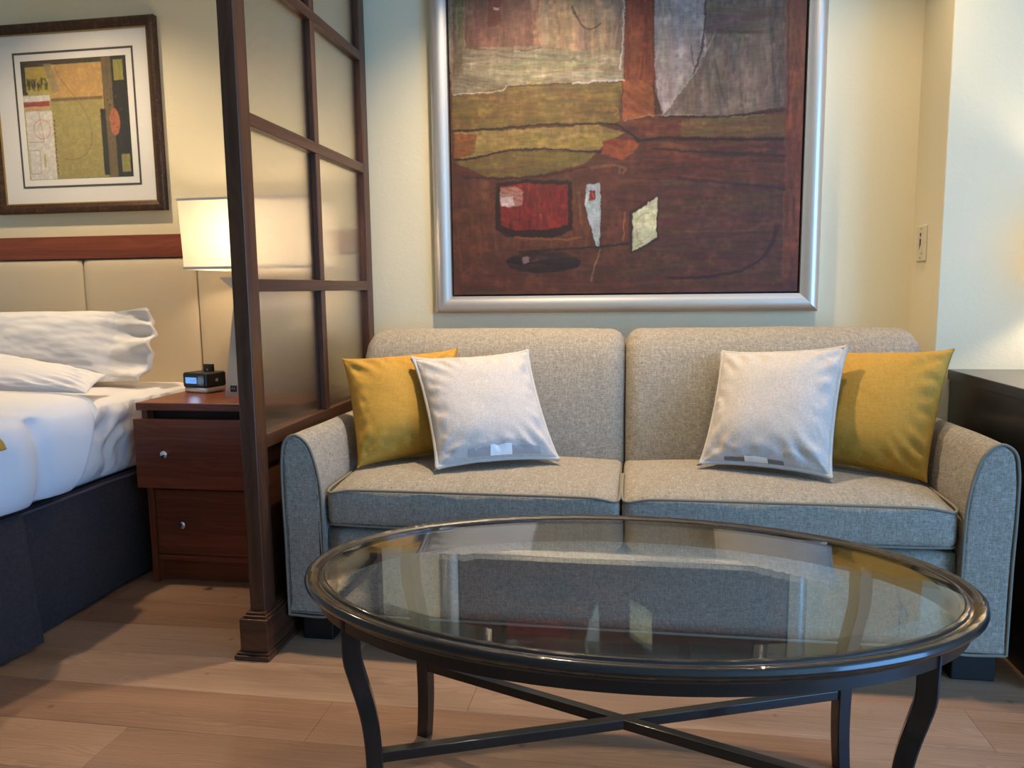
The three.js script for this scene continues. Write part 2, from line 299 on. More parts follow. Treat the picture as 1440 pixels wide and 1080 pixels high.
// ---------------------------------------------------------------- sofa
const SOFA = thing('sofa', 'grey beige woven linen two-seat sofa with rounded arms', 'sofa', [-0.0275, 0, -2.5]);
{
  // each arm: upright outside, rounded top that slopes down to the inside
  const armShape = (outer, s, top) => spline([[outer, 0.085], [outer, 0.3], [outer + s * 0.0, top - 0.07], [outer + s * 0.012, top - 0.018], [outer + s * 0.042, top], [outer + s * 0.078, top - 0.022], [outer + s * 0.1, top - 0.075], [outer + s * 0.114, top - 0.15], [outer + s * 0.118, 0.4], [outer + s * 0.119, 0.2], [outer + s * 0.119, 0.085]], 54);
  for (const [outer, s, top] of [[-1.016, 1, 0.634], [0.962, -1, 0.644]]) {
    const prof = armShape(outer, s, top);
    const arm = part('arm', loft(prof, -2.935, -2.06, 10, 0.012, (t, a, b) => V(a, b, t), (v, i, t) => { v.y += 0.006 * noise(v.x * 9, v.y * 9, v.z * 5) - 0.012 * smooth(-2.2, -2.9, v.z) * smooth(0.5, 0.6, v.y); v.x += 0.004 * noise(v.z * 6, v.y * 6, 3); }), sofaMat, SOFA);
    const rim = prof.filter((p, i) => i % 2 === 0).map((p) => V(p[0], p[1], -2.061)); rim.push(rim[0].clone());
    part('piping', tube(rim, 0.0042, false, 150), sofaPipe, arm);
  }
  part('base_frame', softBox(-0.9, 0.845, 0.08, 0.352, -2.92, -2.085, 0.018, [30, 6, 10]), sofaMat, SOFA);
  part('hem_piping', tube([V(-0.9, 0.086, -2.084), V(-0.4, 0.084, -2.083), V(0.2, 0.084, -2.083), V(0.845, 0.086, -2.084)], 0.004), sofaPipe, SOFA);
  // seat cushions, crowned, with a welt round the upper edge
  const seats = [[-0.892, -0.034], [-0.03, 0.838]];
  seats.forEach(([a, b], k) => {
    const cr = (x, z) => { const u = clamp(Math.abs((x - (a + b) / 2) / ((b - a) / 2)), 0, 1), w = clamp((z + 2.55) / 0.47, 0, 1); return 0.026 * (1 - u ** 3.2) * (1 - Math.abs(w * 2 - 1) ** 3) - 0.012 * smooth(0.8, 1, u) * smooth(0.6, 1, w); };
    const cu = part('seat_cushion', softBox(a, b, 0.358, 0.478, -2.58, -2.072, 0.026, [44, 10, 26], (v, h) => {
      const up = smooth(-h[1], h[1], v.y), x = v.x + (a + b) / 2, z = v.z - 2.326;
      v.y += cr(x, z) * up + 0.004 * fbm(x * 4, z * 4, k * 5) * up;
      if (v.z > h[2] - 0.03) v.z += 0.012 * (1 - (v.x / h[0]) ** 2) * (1 - (v.y / 0.09) ** 2 * 0.4) + 0.003 * noise(x * 9, v.y * 12, k);
    }), sofaMat, SOFA);
    const pts = []; const yE = 0.470, zE = -2.072;
    for (let i = 0; i <= 30; i++) { const x = lerp(a + 0.012, b - 0.012, i / 30), u = (x - (a + b) / 2) / ((b - a) / 2); pts.push(V(x, yE + cr(x, -2.1) * 0.9 - 0.001, zE + 0.001 + 0.012 * (1 - u * u) * 0.75 - 0.012 * Math.abs(u) ** 14)); }
    pts.push(V(b - 0.001, yE - 0.004, -2.12), V(b - 0.001, yE + 0.002, -2.35)); pts.unshift(V(a + 0.001, yE - 0.004, -2.12)); pts.unshift(V(a + 0.001, yE + 0.002, -2.35));
    part('piping', tube(pts, 0.0042, false, 120), sofaPipe, cu);
    const low = pts.map((p) => V(p.x, 0.364, p.z - 0.004));
    part('piping', tube(low, 0.0035, false, 90), sofaPipe, cu);
  });
  // tight back in two halves that roll over the top
  const prof = spline([[-2.5, 0.40], [-2.505, 0.50], [-2.535, 0.64], [-2.585, 0.78], [-2.632, 0.855], [-2.69, 0.894], [-2.76, 0.905], [-2.84, 0.885], [-2.905, 0.83], [-2.935, 0.7], [-2.94, 0.4], [-2.94, 0.1], [-2.7, 0.09], [-2.52, 0.12]], 70, true);
  [[-0.965, -0.0285], [-0.0275, 0.928]].forEach(([a, b], k) => {
    const bc = part('back_cushion', loft(prof, a, b, 36, 0.055, (t, p, q) => V(t, q, p), (v) => {
      const u = clamp((v.x - a) / (b - a), 0, 1), mid = 4 * u * (1 - u), f = smooth(0.4, 0.55, v.y) * smooth(-2.9, -2.6, v.z);
      v.z += f * (0.022 * Math.sqrt(mid) - 0.012 + 0.006 * fbm(v.x * 3, v.y * 3, k * 3));
      v.y += smooth(0.8, 0.9, v.y) * 0.006 * (fbm(v.x * 3, v.z * 3, 2 + k) + mid - 0.6);
      // gathers where the cover is pulled into the seam
      const ed = Math.min(v.x - a, b - v.x); v.z += 0.004 * Math.sin(v.y * 150) * Math.exp(-ed / 0.03) * smooth(0.74, 0.86, v.y);
    }), sofaMat, SOFA);
    const ex = k ? [b - 0.012, b - 0.03] : [a + 0.012, a + 0.03];
    part('piping', tube([V(ex[0], 0.70, -2.60), V(ex[0], 0.8, -2.635), V(ex[0], 0.858, -2.69), V(ex[0], 0.873, -2.75), V(ex[0], 0.86, -2.83)], 0.004, false, 40), sofaPipe, bc);
  });
  for (const [x0, x1, z0, z1] of [[-0.985, -0.89, -2.15, -2.085], [0.842, 0.95, -2.15, -2.085], [-0.985, -0.89, -2.92, -2.84], [0.842, 0.95, -2.92, -2.84]]) part('leg', box(x0, x1, 0, 0.09, z0, z1, 0.004), blackLegs, SOFA);
}

// ---------------------------------------------------------------- throw pillows
function quadPillow(TL, TR, BR, BL, T, Tb, o = {}) {
  const N = o.n ?? 44, inset = o.inset ?? 0.07, seed = o.seed ?? 0, c4 = [TL, TR, BR, BL].map((p) => V(...p));
  const nrm = c4[1].clone().sub(c4[0]).add(c4[2].clone().sub(c4[3])).cross(c4[0].clone().sub(c4[3]).add(c4[1].clone().sub(c4[2]))).normalize(); if (nrm.z < 0) nrm.negate();
  const base = (u, v) => { const a = 0.5 + (u - 0.5) * (1 - inset * (4 * v * (1 - v)) ** 0.5), b = 0.5 + (v - 0.5) * (1 - inset * (4 * u * (1 - u)) ** 0.5); return c4[3].clone().lerp(c4[2], a).lerp(c4[0].clone().lerp(c4[1], a), b); };
  const hgt = (u, v) => Math.pow((1 - Math.abs(2 * u - 1) ** 2.6) * (1 - Math.abs(2 * v - 1) ** 2.6), 0.54) * (1.12 - 0.24 * v);
  const wr = (u, v) => { const e = Math.min(u, 1 - u, v, 1 - v), ang = Math.atan2(v - 0.5, u - 0.5), rad = Math.hypot(u - 0.5, v - 0.5);
    const edge = Math.exp(-(((e - 0.07) / 0.07) ** 2)); return 0.010 * edge * fbm(u * 11 + seed, v * 11, seed) * 1.6 + 0.007 * smooth(0.3, 0.62, rad) * smooth(0, 0.1, e) * Math.sin(ang * 22 + 5 * fbm(u * 3, v * 3, seed)) + 0.008 * fbm(u * 3 + seed, v * 3, seed + 4) * smooth(0, 0.2, e); };
  const pos = [], idx = [];
  for (const s of [1, -1]) for (let j = 0; j <= N; j++) for (let i = 0; i <= N; i++) {
    const u = 0.5 - 0.5 * Math.cos(i / N * Math.PI), v = 0.5 - 0.5 * Math.cos(j / N * Math.PI), p = base(u, v), ed = i === 0 || j === 0 || i === N || j === N;
    p.addScaledVector(nrm, ed ? 0 : s * ((s > 0 ? T : Tb) * hgt(u, v) + wr(u, v) * (s > 0 ? 1 : 0.4))); pos.push(p.x, p.y, p.z);
  }
  const S = (N + 1) * (N + 1);
  for (const s of [0, 1]) for (let j = 0; j < N; j++) for (let i = 0; i < N; i++) { const a = s * S + j * (N + 1) + i, b = a + 1, c = a + N + 1, d = c + 1; s ? idx.push(a, c, b, b, c, d) : idx.push(a, b, c, b, d, c); }
  const g = new THREE.BufferGeometry(); g.setAttribute('position', new THREE.Float32BufferAttribute(pos, 3)); g.setIndex(idx);
  const rim = []; for (let k = 0; k < 4; k++) for (let i = 0; i < 20; i++) { const t = 0.5 - 0.5 * Math.cos(i / 20 * Math.PI); const [u, v] = [[t, 0], [1, t], [1 - t, 1], [0, 1 - t]][k]; const p = base(u, v); p.addScaledVector(nrm, 0.004 * fbm(u * 8, v * 8, seed + 9)); rim.push(p); }
  const at = (u, v, off = 0) => base(u, v).addScaledVector(nrm, T * hgt(u, v) + wr(u, v) + off);
  return { geo: softFinish(g), rim, at, nrm };
}
function throwPillow(name, label, q, mat, edgeMat, edgeR, T, Tb, opt, group) {
  const p = quadPillow(...q, T, Tb, opt), b = q[2].map((x, k) => (x + q[3][k]) / 2), o = thing(name, label, 'pillow', b, group);
  part('cover', p.geo, mat, o); part(edgeR > 0.003 ? 'piping' : 'seam', tube(p.rim, edgeR, true, 160, 6), edgeMat, o); return [o, p];
}
function tagStrip(p, o, u0, u1, v0, v1, mat, name, label, off) {
  const n = 14, k = 5, pos = [], idx = []; for (let j = 0; j <= k; j++) for (let i = 0; i <= n; i++) { const q = p.at(lerp(u0, u1, i / n), lerp(v0, v1, j / k), off); pos.push(q.x, q.y, q.z); }
  for (let j = 0; j < k; j++) for (let i = 0; i < n; i++) { const a = j * (n + 1) + i, c = a + n + 1; idx.push(a, a + 1, c, a + 1, c + 1, c); }
  const m = pos.length / 3; for (let i = 0; i < m; i++) pos.push(pos[i * 3] - p.nrm.x * 0.0012, pos[i * 3 + 1] - p.nrm.y * 0.0012, pos[i * 3 + 2] - p.nrm.z * 0.0012);
  for (let i = 0, e = idx.length; i < e; i += 3) idx.push(idx[i] + m, idx[i + 2] + m, idx[i + 1] + m);
  const g = new THREE.BufferGeometry(); g.setAttribute('position', new THREE.Float32BufferAttribute(pos, 3)); g.setIndex(idx); g.computeVertexNormals(); part(name, boxUV(g), mat, o, label);
}
throwPillow('throw_pillow', 'mustard yellow velvet throw pillow against the sofa arm by the glass screen', [[-0.972, 0.824, -2.44], [-0.6, 0.849, -2.575], [-0.55, 0.515, -2.42], [-0.862, 0.49, -2.262]], velvet, velvetSeam, 0.0022, 0.085, 0.045, { seed: 1.3, inset: 0.08 });
throwPillow('throw_pillow', 'mustard yellow velvet throw pillow against the sofa arm by the black desk', [[0.57, 0.84, -2.575], [0.94, 0.858, -2.435], [0.818, 0.492, -2.255], [0.5, 0.515, -2.41]], velvet, velvetSeam, 0.0022, 0.085, 0.045, { seed: 6.1, inset: 0.075 });
{
  const [o, p] = throwPillow('throw_pillow', 'off white linen throw pillow with a white tag showing, beside the glass screen', [[-0.721, 0.828, -2.414], [-0.351, 0.843, -2.551], [-0.225, 0.516, -2.328], [-0.585, 0.512, -2.18]], whiteLinen, whitePipe, 0.0075, 0.075, 0.045, { seed: 12.4, inset: 0.1 });
  tagStrip(p, o, 0.26, 0.86, 0.012, 0.06, M({ color: 0xaaa4a2, roughness: 0.9 }), 'zip_strip', 'grey zip flap', 0.0015);
  tagStrip(p, o, 0.44, 0.62, 0.01, 0.07, M({ color: 0xf4f4f4, roughness: 0.8 }), 'care_tag', 'white care tag', 0.004);
}
{
  const [o, p] = throwPillow('throw_pillow', 'off white linen throw pillow with piped edge leaning beside the black desk', [[0.282, 0.838, -2.567], [0.633, 0.868, -2.41], [0.548, 0.512, -2.195], [0.197, 0.516, -2.32]], whiteLinen, whitePipe, 0.0075, 0.075, 0.045, { seed: 22.9, inset: 0.095 });
  tagStrip(p, o, 0.2, 0.66, 0.004, 0.022, M({ color: 0x77706c, roughness: 0.9 }), 'zip_strip', 'dark zip gap', 0.0012);
  tagStrip(p, o, 0.36, 0.54, 0.003, 0.03, M({ color: 0xe8e4dc, roughness: 0.8 }), 'care_tag', 'white care tag', 0.004);
}

// ---------------------------------------------------------------- coffee table
{
  const C = [-0.0145, -1.465], A = 0.646, B = 0.387, T = thing('coffee_table', 'oval dark espresso coffee table with clear glass top and curved legs', 'table', [C[0], 0, C[1]]);
  const ring = (prof, n, closed = true, crease = 0.6) => {
    const pos = [], idx = [], m = prof.length;
    for (let k = 0; k < n; k++) { const t = k / n * 2 * Math.PI, nx = Math.cos(t) / A, nz = Math.sin(t) / B, l = Math.hypot(nx, nz); for (const [d, y] of prof) pos.push(C[0] + A * Math.cos(t) - nx / l * d, y, C[1] + B * Math.sin(t) - nz / l * d); }
    for (let k = 0; k < n; k++) for (let i = 0; i < m - (closed ? 0 : 1); i++) { const a = k * m + i, b = k * m + (i + 1) % m, c = ((k + 1) % n) * m + i, d = ((k + 1) % n) * m + (i + 1) % m; idx.push(a, b, c, b, d, c); }
    const g = new THREE.BufferGeometry(); g.setAttribute('position', new THREE.Float32BufferAttribute(pos, 3)); g.setIndex(idx); return boxUV(toCreasedNormals(g, crease));
  };
  part('rim', ring([[0.046, 0.4775], [0.046, 0.4825], [0.0385, 0.4835], [0.0385, 0.4895], [0.0365, 0.4916], [0.0335, 0.492], [0.0305, 0.4905], [0.028, 0.487], [0.0255, 0.4862], [0.0225, 0.4875], [0.018, 0.4912], [0.012, 0.4932], [0.006, 0.4922], [0.0018, 0.4885], [0, 0.4835], [0.0016, 0.4775], [0.0065, 0.473], [0.013, 0.4715], [0.0155, 0.4695], [0.0165, 0.4655], [0.021, 0.463], [0.023, 0.459], [0.046, 0.459]], 160), espresso, T);
  part('apron', ring([[0.026, 0.437], [0.026, 0.4625], [0.044, 0.4625], [0.044, 0.437]], 140), espresso, T);
  // glass: flat middle, wide bevel falling to the rim
  const gl = (() => {
    const n = 160, pos = [], at = (t, d, y) => { const nx = Math.cos(t) / A, nz = Math.sin(t) / B, l = Math.hypot(nx, nz); return [C[0] + A * Math.cos(t) - nx / l * d, y, C[1] + B * Math.sin(t) - nz / l * d]; };
    for (let k = 0; k < n; k++) {
      const t0 = k / n * 2 * Math.PI, t1 = (k + 1) / n * 2 * Math.PI, i0 = at(t0, 0.074, 0.4955), i1 = at(t1, 0.074, 0.4955), e0 = at(t0, 0.0395, 0.4908), e1 = at(t1, 0.0395, 0.4908), b0 = at(t0, 0.0395, 0.4845), b1 = at(t1, 0.0395, 0.4845), ct = [C[0], 0.4955, C[1]], cb = [C[0], 0.4845, C[1]];
      pos.push(...ct, ...i1, ...i0, ...i0, ...i1, ...e1, ...i0, ...e1, ...e0, ...e0, ...e1, ...b1, ...e0, ...b1, ...b0, ...cb, ...b0, ...b1);
    }
    const g = new THREE.BufferGeometry(); g.setAttribute('position', new THREE.Float32BufferAttribute(pos, 3)); return boxUV(toCreasedNormals(mergeVertices(g, 1e-6), 0.1));
  })();
  part('glass_top', gl, tableGlass, T, 'clear glass with a wide bevelled edge');
  // curved legs, each in its own upright plane through the middle
  const q = [[0.532, 0.463], [0.531, 0.42], [0.530, 0.375], [0.521, 0.335], [0.510, 0.292], [0.502, 0.249], [0.498, 0.205], [0.4965, 0.16], [0.4965, 0.10], [0.499, 0.05], [0.503, 0.0]];
  for (const [sx, sz] of [[-1, 1], [1, 1], [-1, -1], [1, -1]]) {
    const u = V(sx * 0.933, 0, sz * 0.36), w = V(-u.z, 0, u.x), sp = new THREE.CatmullRomCurve3(q.map(([r, y]) => V(r, y, 0))).getPoints(28), pos = [], idx = [];
    sp.forEach((p, k) => { const f = k / 28, dr = lerp(0.0175, 0.0145, f), dt = lerp(0.0185, 0.0135, f), ch = 0.0025; for (const [a, b] of [[-1, -1 + ch / dt], [-1 + ch / dr, -1], [1 - ch / dr, -1], [1, -1 + ch / dt], [1, 1 - ch / dt], [1 - ch / dr, 1], [-1 + ch / dr, 1], [-1, 1 - ch / dt]]) { const v = V(C[0], p.y, C[1]).addScaledVector(u, p.x + a * dr).addScaledVector(w, b * dt); pos.push(v.x, v.y, v.z); } });
    for (let k = 0; k < sp.length - 1; k++) for (let i = 0; i < 8; i++) { const a = k * 8 + i, b = k * 8 + (i + 1) % 8; idx.push(a, b, a + 8, b, b + 8, a + 8); }
    for (let i = 1; i < 7; i++) { idx.push(0, i + 1, i); const e = (sp.length - 1) * 8; idx.push(e, e + i, e + i + 1); }
    const g = new THREE.BufferGeometry(); g.setAttribute('position', new THREE.Float32BufferAttribute(pos, 3)); g.setIndex(idx);
    part('leg', boxUV(toCreasedNormals(g, 0.5), 1), espresso, T);
  }
  for (const s of [1, -1]) { const L = 0.975, g = boxUV(new RoundedBoxGeometry(L, 0.021, 0.021, 2, 0.002), 0); g.rotateY(-s * Math.atan2(0.36, 0.933)); g.translate(C[0], 0.1765 + (s > 0 ? 0 : 0.0004), C[1]); part('stretcher', g, espresso, T); }
}

// ---------------------------------------------------------------- glazed room divider
{
  const X0 = -1.092, X1 = -1.045, ZF = -1.97, ZB = -2.995, top = ROOM.h - 0.002;
  const S = thing('room_divider', 'tall walnut screen with reeded glass panes between bed and sofa', 'room divider', [(X0 + X1) / 2, 0, (ZF + ZB) / 2]);
  part('stile', box(X0, X1, 0.12, top, ZF - 0.066, ZF, 0.004, 1), walnut, S);
  part('stile', box(X0, X1, 0.12, top, ZB, ZB + 0.058, 0.004, 1), walnut, S);
  const za = ZB + 0.058, zb = ZF - 0.066, mz = -2.497, mh = 0.017;
  const rails = [[0.598, 0.64], [1.049, 1.085], [1.503, 1.539], [1.925, 1.96], [2.36, 2.397]];
  for (const [a, b] of rails) part('rail', box(X0 + 0.002, X1 - 0.002, a, b, za, zb, 0.003, 2), walnut, S);
  for (let k = 0; k < 4; k++) part('glazing_bar', box(X0 + 0.003, X1 - 0.003, rails[k][1], rails[k + 1][0], mz - mh, mz + mh, 0.003, 1), walnut, S);
  part('top_rail', box(X0, X1, 2.4, top, za, zb, 0.003, 2), walnut, S);
  part('lower_panel', box(X0 + 0.004, X1 - 0.03, 0.12, 0.6, za, zb, 0.002, 2), walnut, S);
  part('plinth', merge(box(-1.112, -1.027, 0.02, 0.118, ZB, -1.94, 0.003, 2), box(-1.103, -1.034, 0.118, 0.126, ZB, -1.948, 0.003, 2), box(-1.098, -1.04, 0.126, 0.133, ZB, -1.956, 0.003, 2)), walnut, S);
  part('plinth_moulding', merge(box(-1.126, -1.018, 0, 0.014, ZB, -1.926, 0.004, 2), box(-1.12, -1.022, 0.014, 0.021, ZB, -1.932, 0.003, 2)), walnut, S);
  // glass with fine upright ribs
  const ribbed = (z0, z1, y0, y1) => {
    const pitch = 0.0045, n = Math.round((z1 - z0) / pitch), k = 6, xf = (X0 + X1) / 2 + 0.0015, xb = xf - 0.003, sag = 0.00022, pts = [];
    for (let i = 0; i < n * k; i++) { const f = (i % k) / k; pts.push([lerp(z0, z1, i / (n * k)), xf + sag * 4 * f * (1 - f), sag * 4 * (1 - 2 * f) / pitch]); if (i % k === k - 1) pts.push([lerp(z0, z1, (i + 1) / (n * k)), xf, -sag * 4 / pitch]); }
    const pos = [], nor = [], idx = []; const put = (x, y, z, nx, nz) => { const l = Math.hypot(nx, nz) || 1; pos.push(x, y, z); nor.push(nx / l, 0, nz / l); return pos.length / 3 - 1; };
    for (let i = 0; i < pts.length - 1; i++) { const [a, b] = [pts[i], pts[i + 1]]; if (b[0] - a[0] < 1e-7) continue; const p = put(a[1], y0, a[0], 1, -a[2]), q = put(a[1], y1, a[0], 1, -a[2]), r = put(b[1], y0, b[0], 1, -b[2]), s = put(b[1], y1, b[0], 1, -b[2]); idx.push(p, q, r, q, s, r); }
    const quad = (P, nx, ny, nz) => { const s = pos.length / 3; for (const v of P) { pos.push(...v); nor.push(nx, ny, nz); } idx.push(s, s + 1, s + 2, s, s + 2, s + 3); };
    quad([[xb, y0, z0], [xb, y0, z1], [xb, y1, z1], [xb, y1, z0]], -1, 0, 0);
    quad([[xb, y0, z0], [xb, y1, z0], [xf, y1, z0], [xf, y0, z0]], 0, 0, -1); quad([[xb, y0, z1], [xf, y0, z1], [xf, y1, z1], [xb, y1, z1]], 0, 0, 1);
    quad([[xb, y1, z0], [xb, y1, z1], [xf, y1, z1], [xf, y1, z0]], 0, 1, 0); quad([[xb, y0, z0], [xf, y0, z0], [xf, y0, z1], [xb, y0, z1]], 0, -1, 0);
    const g = new THREE.BufferGeometry(); g.setAttribute('position', new THREE.Float32BufferAttribute(pos, 3)); g.setAttribute('normal', new THREE.Float32BufferAttribute(nor, 3)); g.setIndex(idx);
    // make the ribbed faces wind outward too
    return boxUV(g);
  };
  for (let k = 0; k < 4; k++) for (const [a, b] of [[za, mz - mh], [mz + mh, zb]]) part('pane', ribbed(a, b, rails[k][1], rails[k + 1][0]), reeded, S, 'ribbed translucent glass pane');
}

// ---------------------------------------------------------------- big painting
function canvasTex(w, h, draw) { const c = document.createElement('canvas'); c.width = w; c.height = h; draw(c.getContext('2d'), w, h); const t = new THREE.CanvasTexture(c); t.colorSpace = THREE.SRGBColorSpace; return t; }
// break up drawn edges and lay paint texture over a sketch: bristle streaks, scumbled patches, canvas grain
function paintTex(w, h, draw, { wob = 7, dark = 1, sat = 1, seed = 0, bristle = 1, mottle = 0.75 } = {}) {
  const c = document.createElement('canvas'); c.width = w; c.height = h; const g = c.getContext('2d'); draw(g, w, h);
  const src = g.getImageData(0, 0, w, h).data, la = lattice(64, 64, seed + 1), lb = lattice(64, 64, seed + 2), lc = lattice(200, 200, seed + 3), ld = lattice(200, 200, seed + 4), st = lattice(60, 400, seed + 5), sv = lattice(400, 60, seed + 6), pa = lattice(30, 30, seed + 7), pb = lattice(90, 90, seed + 8), gr = lattice(w, h, seed + 9);
  return texture(w, h, (i, j0) => {
    const j = h - 1 - j0, u = i / w, v = j / h, dx = wob * (la(u * 64, v * 64) + 0.7 * lc(u * 200, v * 200)), dy = wob * (lb(u * 64, v * 64) + 0.7 * ld(u * 200, v * 200));
    let R = 0, G = 0, B = 0, n = 0;
    for (const [ox, oy] of [[0, 0], [2.5, 0], [-2.5, 0], [0, 2.5], [0, -2.5]]) { const x = clamp(Math.round(i + dx + ox), 0, w - 1), y = clamp(Math.round(j + dy + oy), 0, h - 1), k = (y * w + x) * 4; R += src[k]; G += src[k + 1]; B += src[k + 2]; n++; }
    R /= n; G /= n; B /= n; const m = (R + G + B) / 3; R = m + (R - m) * sat; G = m + (G - m) * sat; B = m + (B - m) * sat;
    const f = dark * (1 + bristle * (0.09 * st(u * 60, v * 400) + 0.07 * sv(u * 400, v * 60)) + mottle * (0.22 * pa(u * 30, v * 30) * (0.6 + 0.6 * pb(u * 90, v * 90)) + 0.12 * pb(u * 90, v * 90)) + 0.05 * gr(i, j));
    return [R * f, G * f, B * f];
  });
}
const rgb = (c, a = 1) => `rgba(${c.map((x) => Math.round(clamp(x, 0, 255))).join(',')},${a})`;
const AH = 1.30;                                                       // height of the painted field
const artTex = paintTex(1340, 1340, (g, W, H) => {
  const r = rng(2024), jit = (c, a) => c.map((x) => x + (r() * 2 - 1) * a);
  // sketch units of the composition -> canvas
  const P = (x, y) => { const f = (1000 - y) / 1000, xl = 140 - 25 * f, xr = 1303 + 32 * f, u = (x - xl) / (xr - xl), v = lerp(f * 1.124, (990 - y) / 990 * 1.03, clamp(u, 0, 1)); return [u * W, H - v / AH * H]; };
  const path = (pts) => { g.beginPath(); pts.forEach((p, i) => { const q = P(...p); i ? g.lineTo(...q) : g.moveTo(...q); }); };
  const poly = (pts, c, a = 1) => { path(pts); g.closePath(); g.fillStyle = rgb(c, a); g.fill(); };
  const line = (pts, c, w, a = 1) => { g.beginPath(); const q = pts.map((p) => P(...p)); g.moveTo(...q[0]); for (let i = 1; i < q.length - 1; i++) g.quadraticCurveTo(...q[i], (q[i][0] + q[i + 1][0]) / 2, (q[i][1] + q[i + 1][1]) / 2); g.lineTo(...q[q.length - 1]); g.strokeStyle = rgb(c, a); g.lineWidth = w; g.lineCap = 'round'; g.stroke(); };
  const dry = (pts, c, w, a) => { for (let k = 0; k < 6; k++) line(pts.map(([x, y]) => [x + (r() - 0.5) * w * 0.8, y + (r() - 0.5) * w * 0.8]), jit(c, 14), w * (0.2 + 0.3 * r()), a * (0.3 + 0.5 * r())); };
  // brush strokes inside an outline
  const brush = (pts, cols, n, len, wid, ang, a = 0.25, ja = 16) => {
    g.save(); path(pts); g.closePath(); g.clip();
    const xs = pts.map((p) => p[0]), ys = pts.map((p) => p[1]), x0 = Math.min(...xs), x1 = Math.max(...xs), y0 = Math.min(...ys), y1 = Math.max(...ys);
    for (let i = 0; i < n; i++) { const x = lerp(x0, x1, r()), y = lerp(y0, y1, r()), L = len * (0.4 + r()), t = ang + (r() - 0.5) * 0.35, c = jit(cols[Math.floor(r() * cols.length)], ja), w = wid * (0.3 + r()); line([[x - Math.cos(t) * L / 2, y - Math.sin(t) * L / 2], [x + (r() - 0.5) * 8, y + (r() - 0.5) * 8], [x + Math.cos(t) * L / 2, y + Math.sin(t) * L / 2]], c, w, a * (0.4 + r())); }
    g.restore();
  };
  const area = (pts, c, cols, n, len, wid, ang, a) => { poly(pts, c); brush(pts, cols, n, len, wid, ang, a); };
  g.fillStyle = rgb([88, 50, 36]); g.fillRect(0, 0, W, H);
  const all = [[90, -220], [1370, -220], [1340, 1010], [110, 1010]];
  brush(all, [[104, 58, 40], [74, 40, 30], [92, 60, 44], [70, 34, 26]], 900, 240, 16, 0, 0.22);
  // upper fields
  area([[100, -220], [742, -220], [735, 262], [560, 272], [330, 285], [130, 318], [110, 100]], [146, 124, 100], [[176, 152, 122], [122, 98, 78], [160, 136, 106], [134, 116, 84], [110, 78, 64]], 1500, 130, 9, Math.PI / 2, 0.25);
  brush([[170, 165], [720, 165], [735, 262], [330, 285], [165, 300]], [[140, 132, 92], [170, 160, 130], [116, 104, 74], [184, 172, 142]], 420, 200, 8, 0, 0.28);
  area([[178, -200], [452, -200], [450, 152], [178, 160]], [126, 86, 70], [[142, 98, 80], [112, 76, 62], [150, 114, 92]], 420, 120, 9, Math.PI / 2, 0.22);
  brush([[400, -200], [700, -200], [700, 190], [420, 150]], [[196, 164, 122], [204, 150, 108], [176, 138, 104], [160, 128, 92]], 380, 120, 12, Math.PI / 2, 0.2);  // warm highlight of the downlight, painted into the upper field
  poly([[262, -10], [308, -12], [306, 86], [258, 92]], [112, 54, 40], 0.7); dry([[280, 32], [298, 34]], [200, 190, 180], 10, 0.8); dry([[255, 98], [340, 96]], [150, 96, 70], 8, 0.5);
  dry([[556, 24], [580, 84], [622, 102], [655, 80]], [72, 52, 44], 7, 0.8); dry([[178, 158], [300, 170], [375, 170], [450, 160]], [92, 62, 52], 4, 0.7); dry([[350, 170], [376, 171]], [220, 210, 200], 3, 0.9);
  brush([[130, -200], [178, -200], [170, 300], [135, 300]], [[98, 88, 58], [120, 102, 72]], 130, 160, 9, Math.PI / 2, 0.3);
  poly([[132, 252], [250, 258], [340, 282], [320, 298], [132, 318]], [130, 118, 94], 0.8); brush([[132, 252], [250, 258], [340, 282], [320, 298], [132, 318]], [[154, 140, 114], [100, 88, 66]], 70, 120, 6, 0.1, 0.3);
  // orange upright strip
  area([[742, -220], [842, -220], [836, 280], [738, 280]], [126, 62, 34], [[148, 76, 42], [104, 46, 26], [136, 70, 40]], 260, 180, 10, Math.PI / 2, 0.3);
  area([[732, 262], [830, 265], [838, 385], [730, 398]], [146, 80, 42], [[170, 96, 52], [120, 60, 32], [150, 88, 48]], 160, 60, 12, 0.6, 0.3);
  // pale upright form and the grey field behind it
  area([[842, -220], [1285, -220], [1275, 350], [1060, 385], [862, 385], [838, 250]], [128, 106, 90], [[150, 128, 110], [104, 84, 72], [138, 120, 96], [92, 76, 68], [118, 92, 80]], 1200, 120, 11, Math.PI / 2, 0.24);
  brush([[1010, 20], [1280, 20], [1280, 110], [1010, 110]], [[98, 72, 60], [120, 96, 82]], 130, 160, 12, 0, 0.3);
  area([[846, -220], [1005, -220], [1008, 180], [972, 245], [905, 330], [866, 383], [840, 300], [834, 120]], [186, 164, 148], [[204, 184, 170], [166, 142, 126], [178, 156, 150], [150, 130, 118]], 560, 150, 9, Math.PI / 2, 0.26);
  line([[1010, -200], [1012, 120], [966, 248]], [60, 46, 42], 7, 0.8); line([[1042, 95], [1000, 200], [930, 300], [862, 384]], [196, 178, 160], 3, 0.8); line([[836, -200], [832, 120], [842, 320], [868, 386]], [70, 46, 36], 6, 0.6);
  line([[960, 150], [966, 245], [1000, 190]], [96, 72, 66], 4, 0.7); dry([[1035, 100], [1110, 108], [1195, 104]], [86, 62, 54], 16, 0.5); dry([[1040, 190], [1060, 320], [1080, 350]], [88, 70, 62], 14, 0.4); dry([[1200, 320], [1215, 250]], [170, 150, 130], 4, 0.5);
  brush([[1200, -200], [1285, -200], [1275, 360], [1230, 360]], [[70, 58, 52], [92, 76, 66]], 160, 160, 10, Math.PI / 2, 0.3);
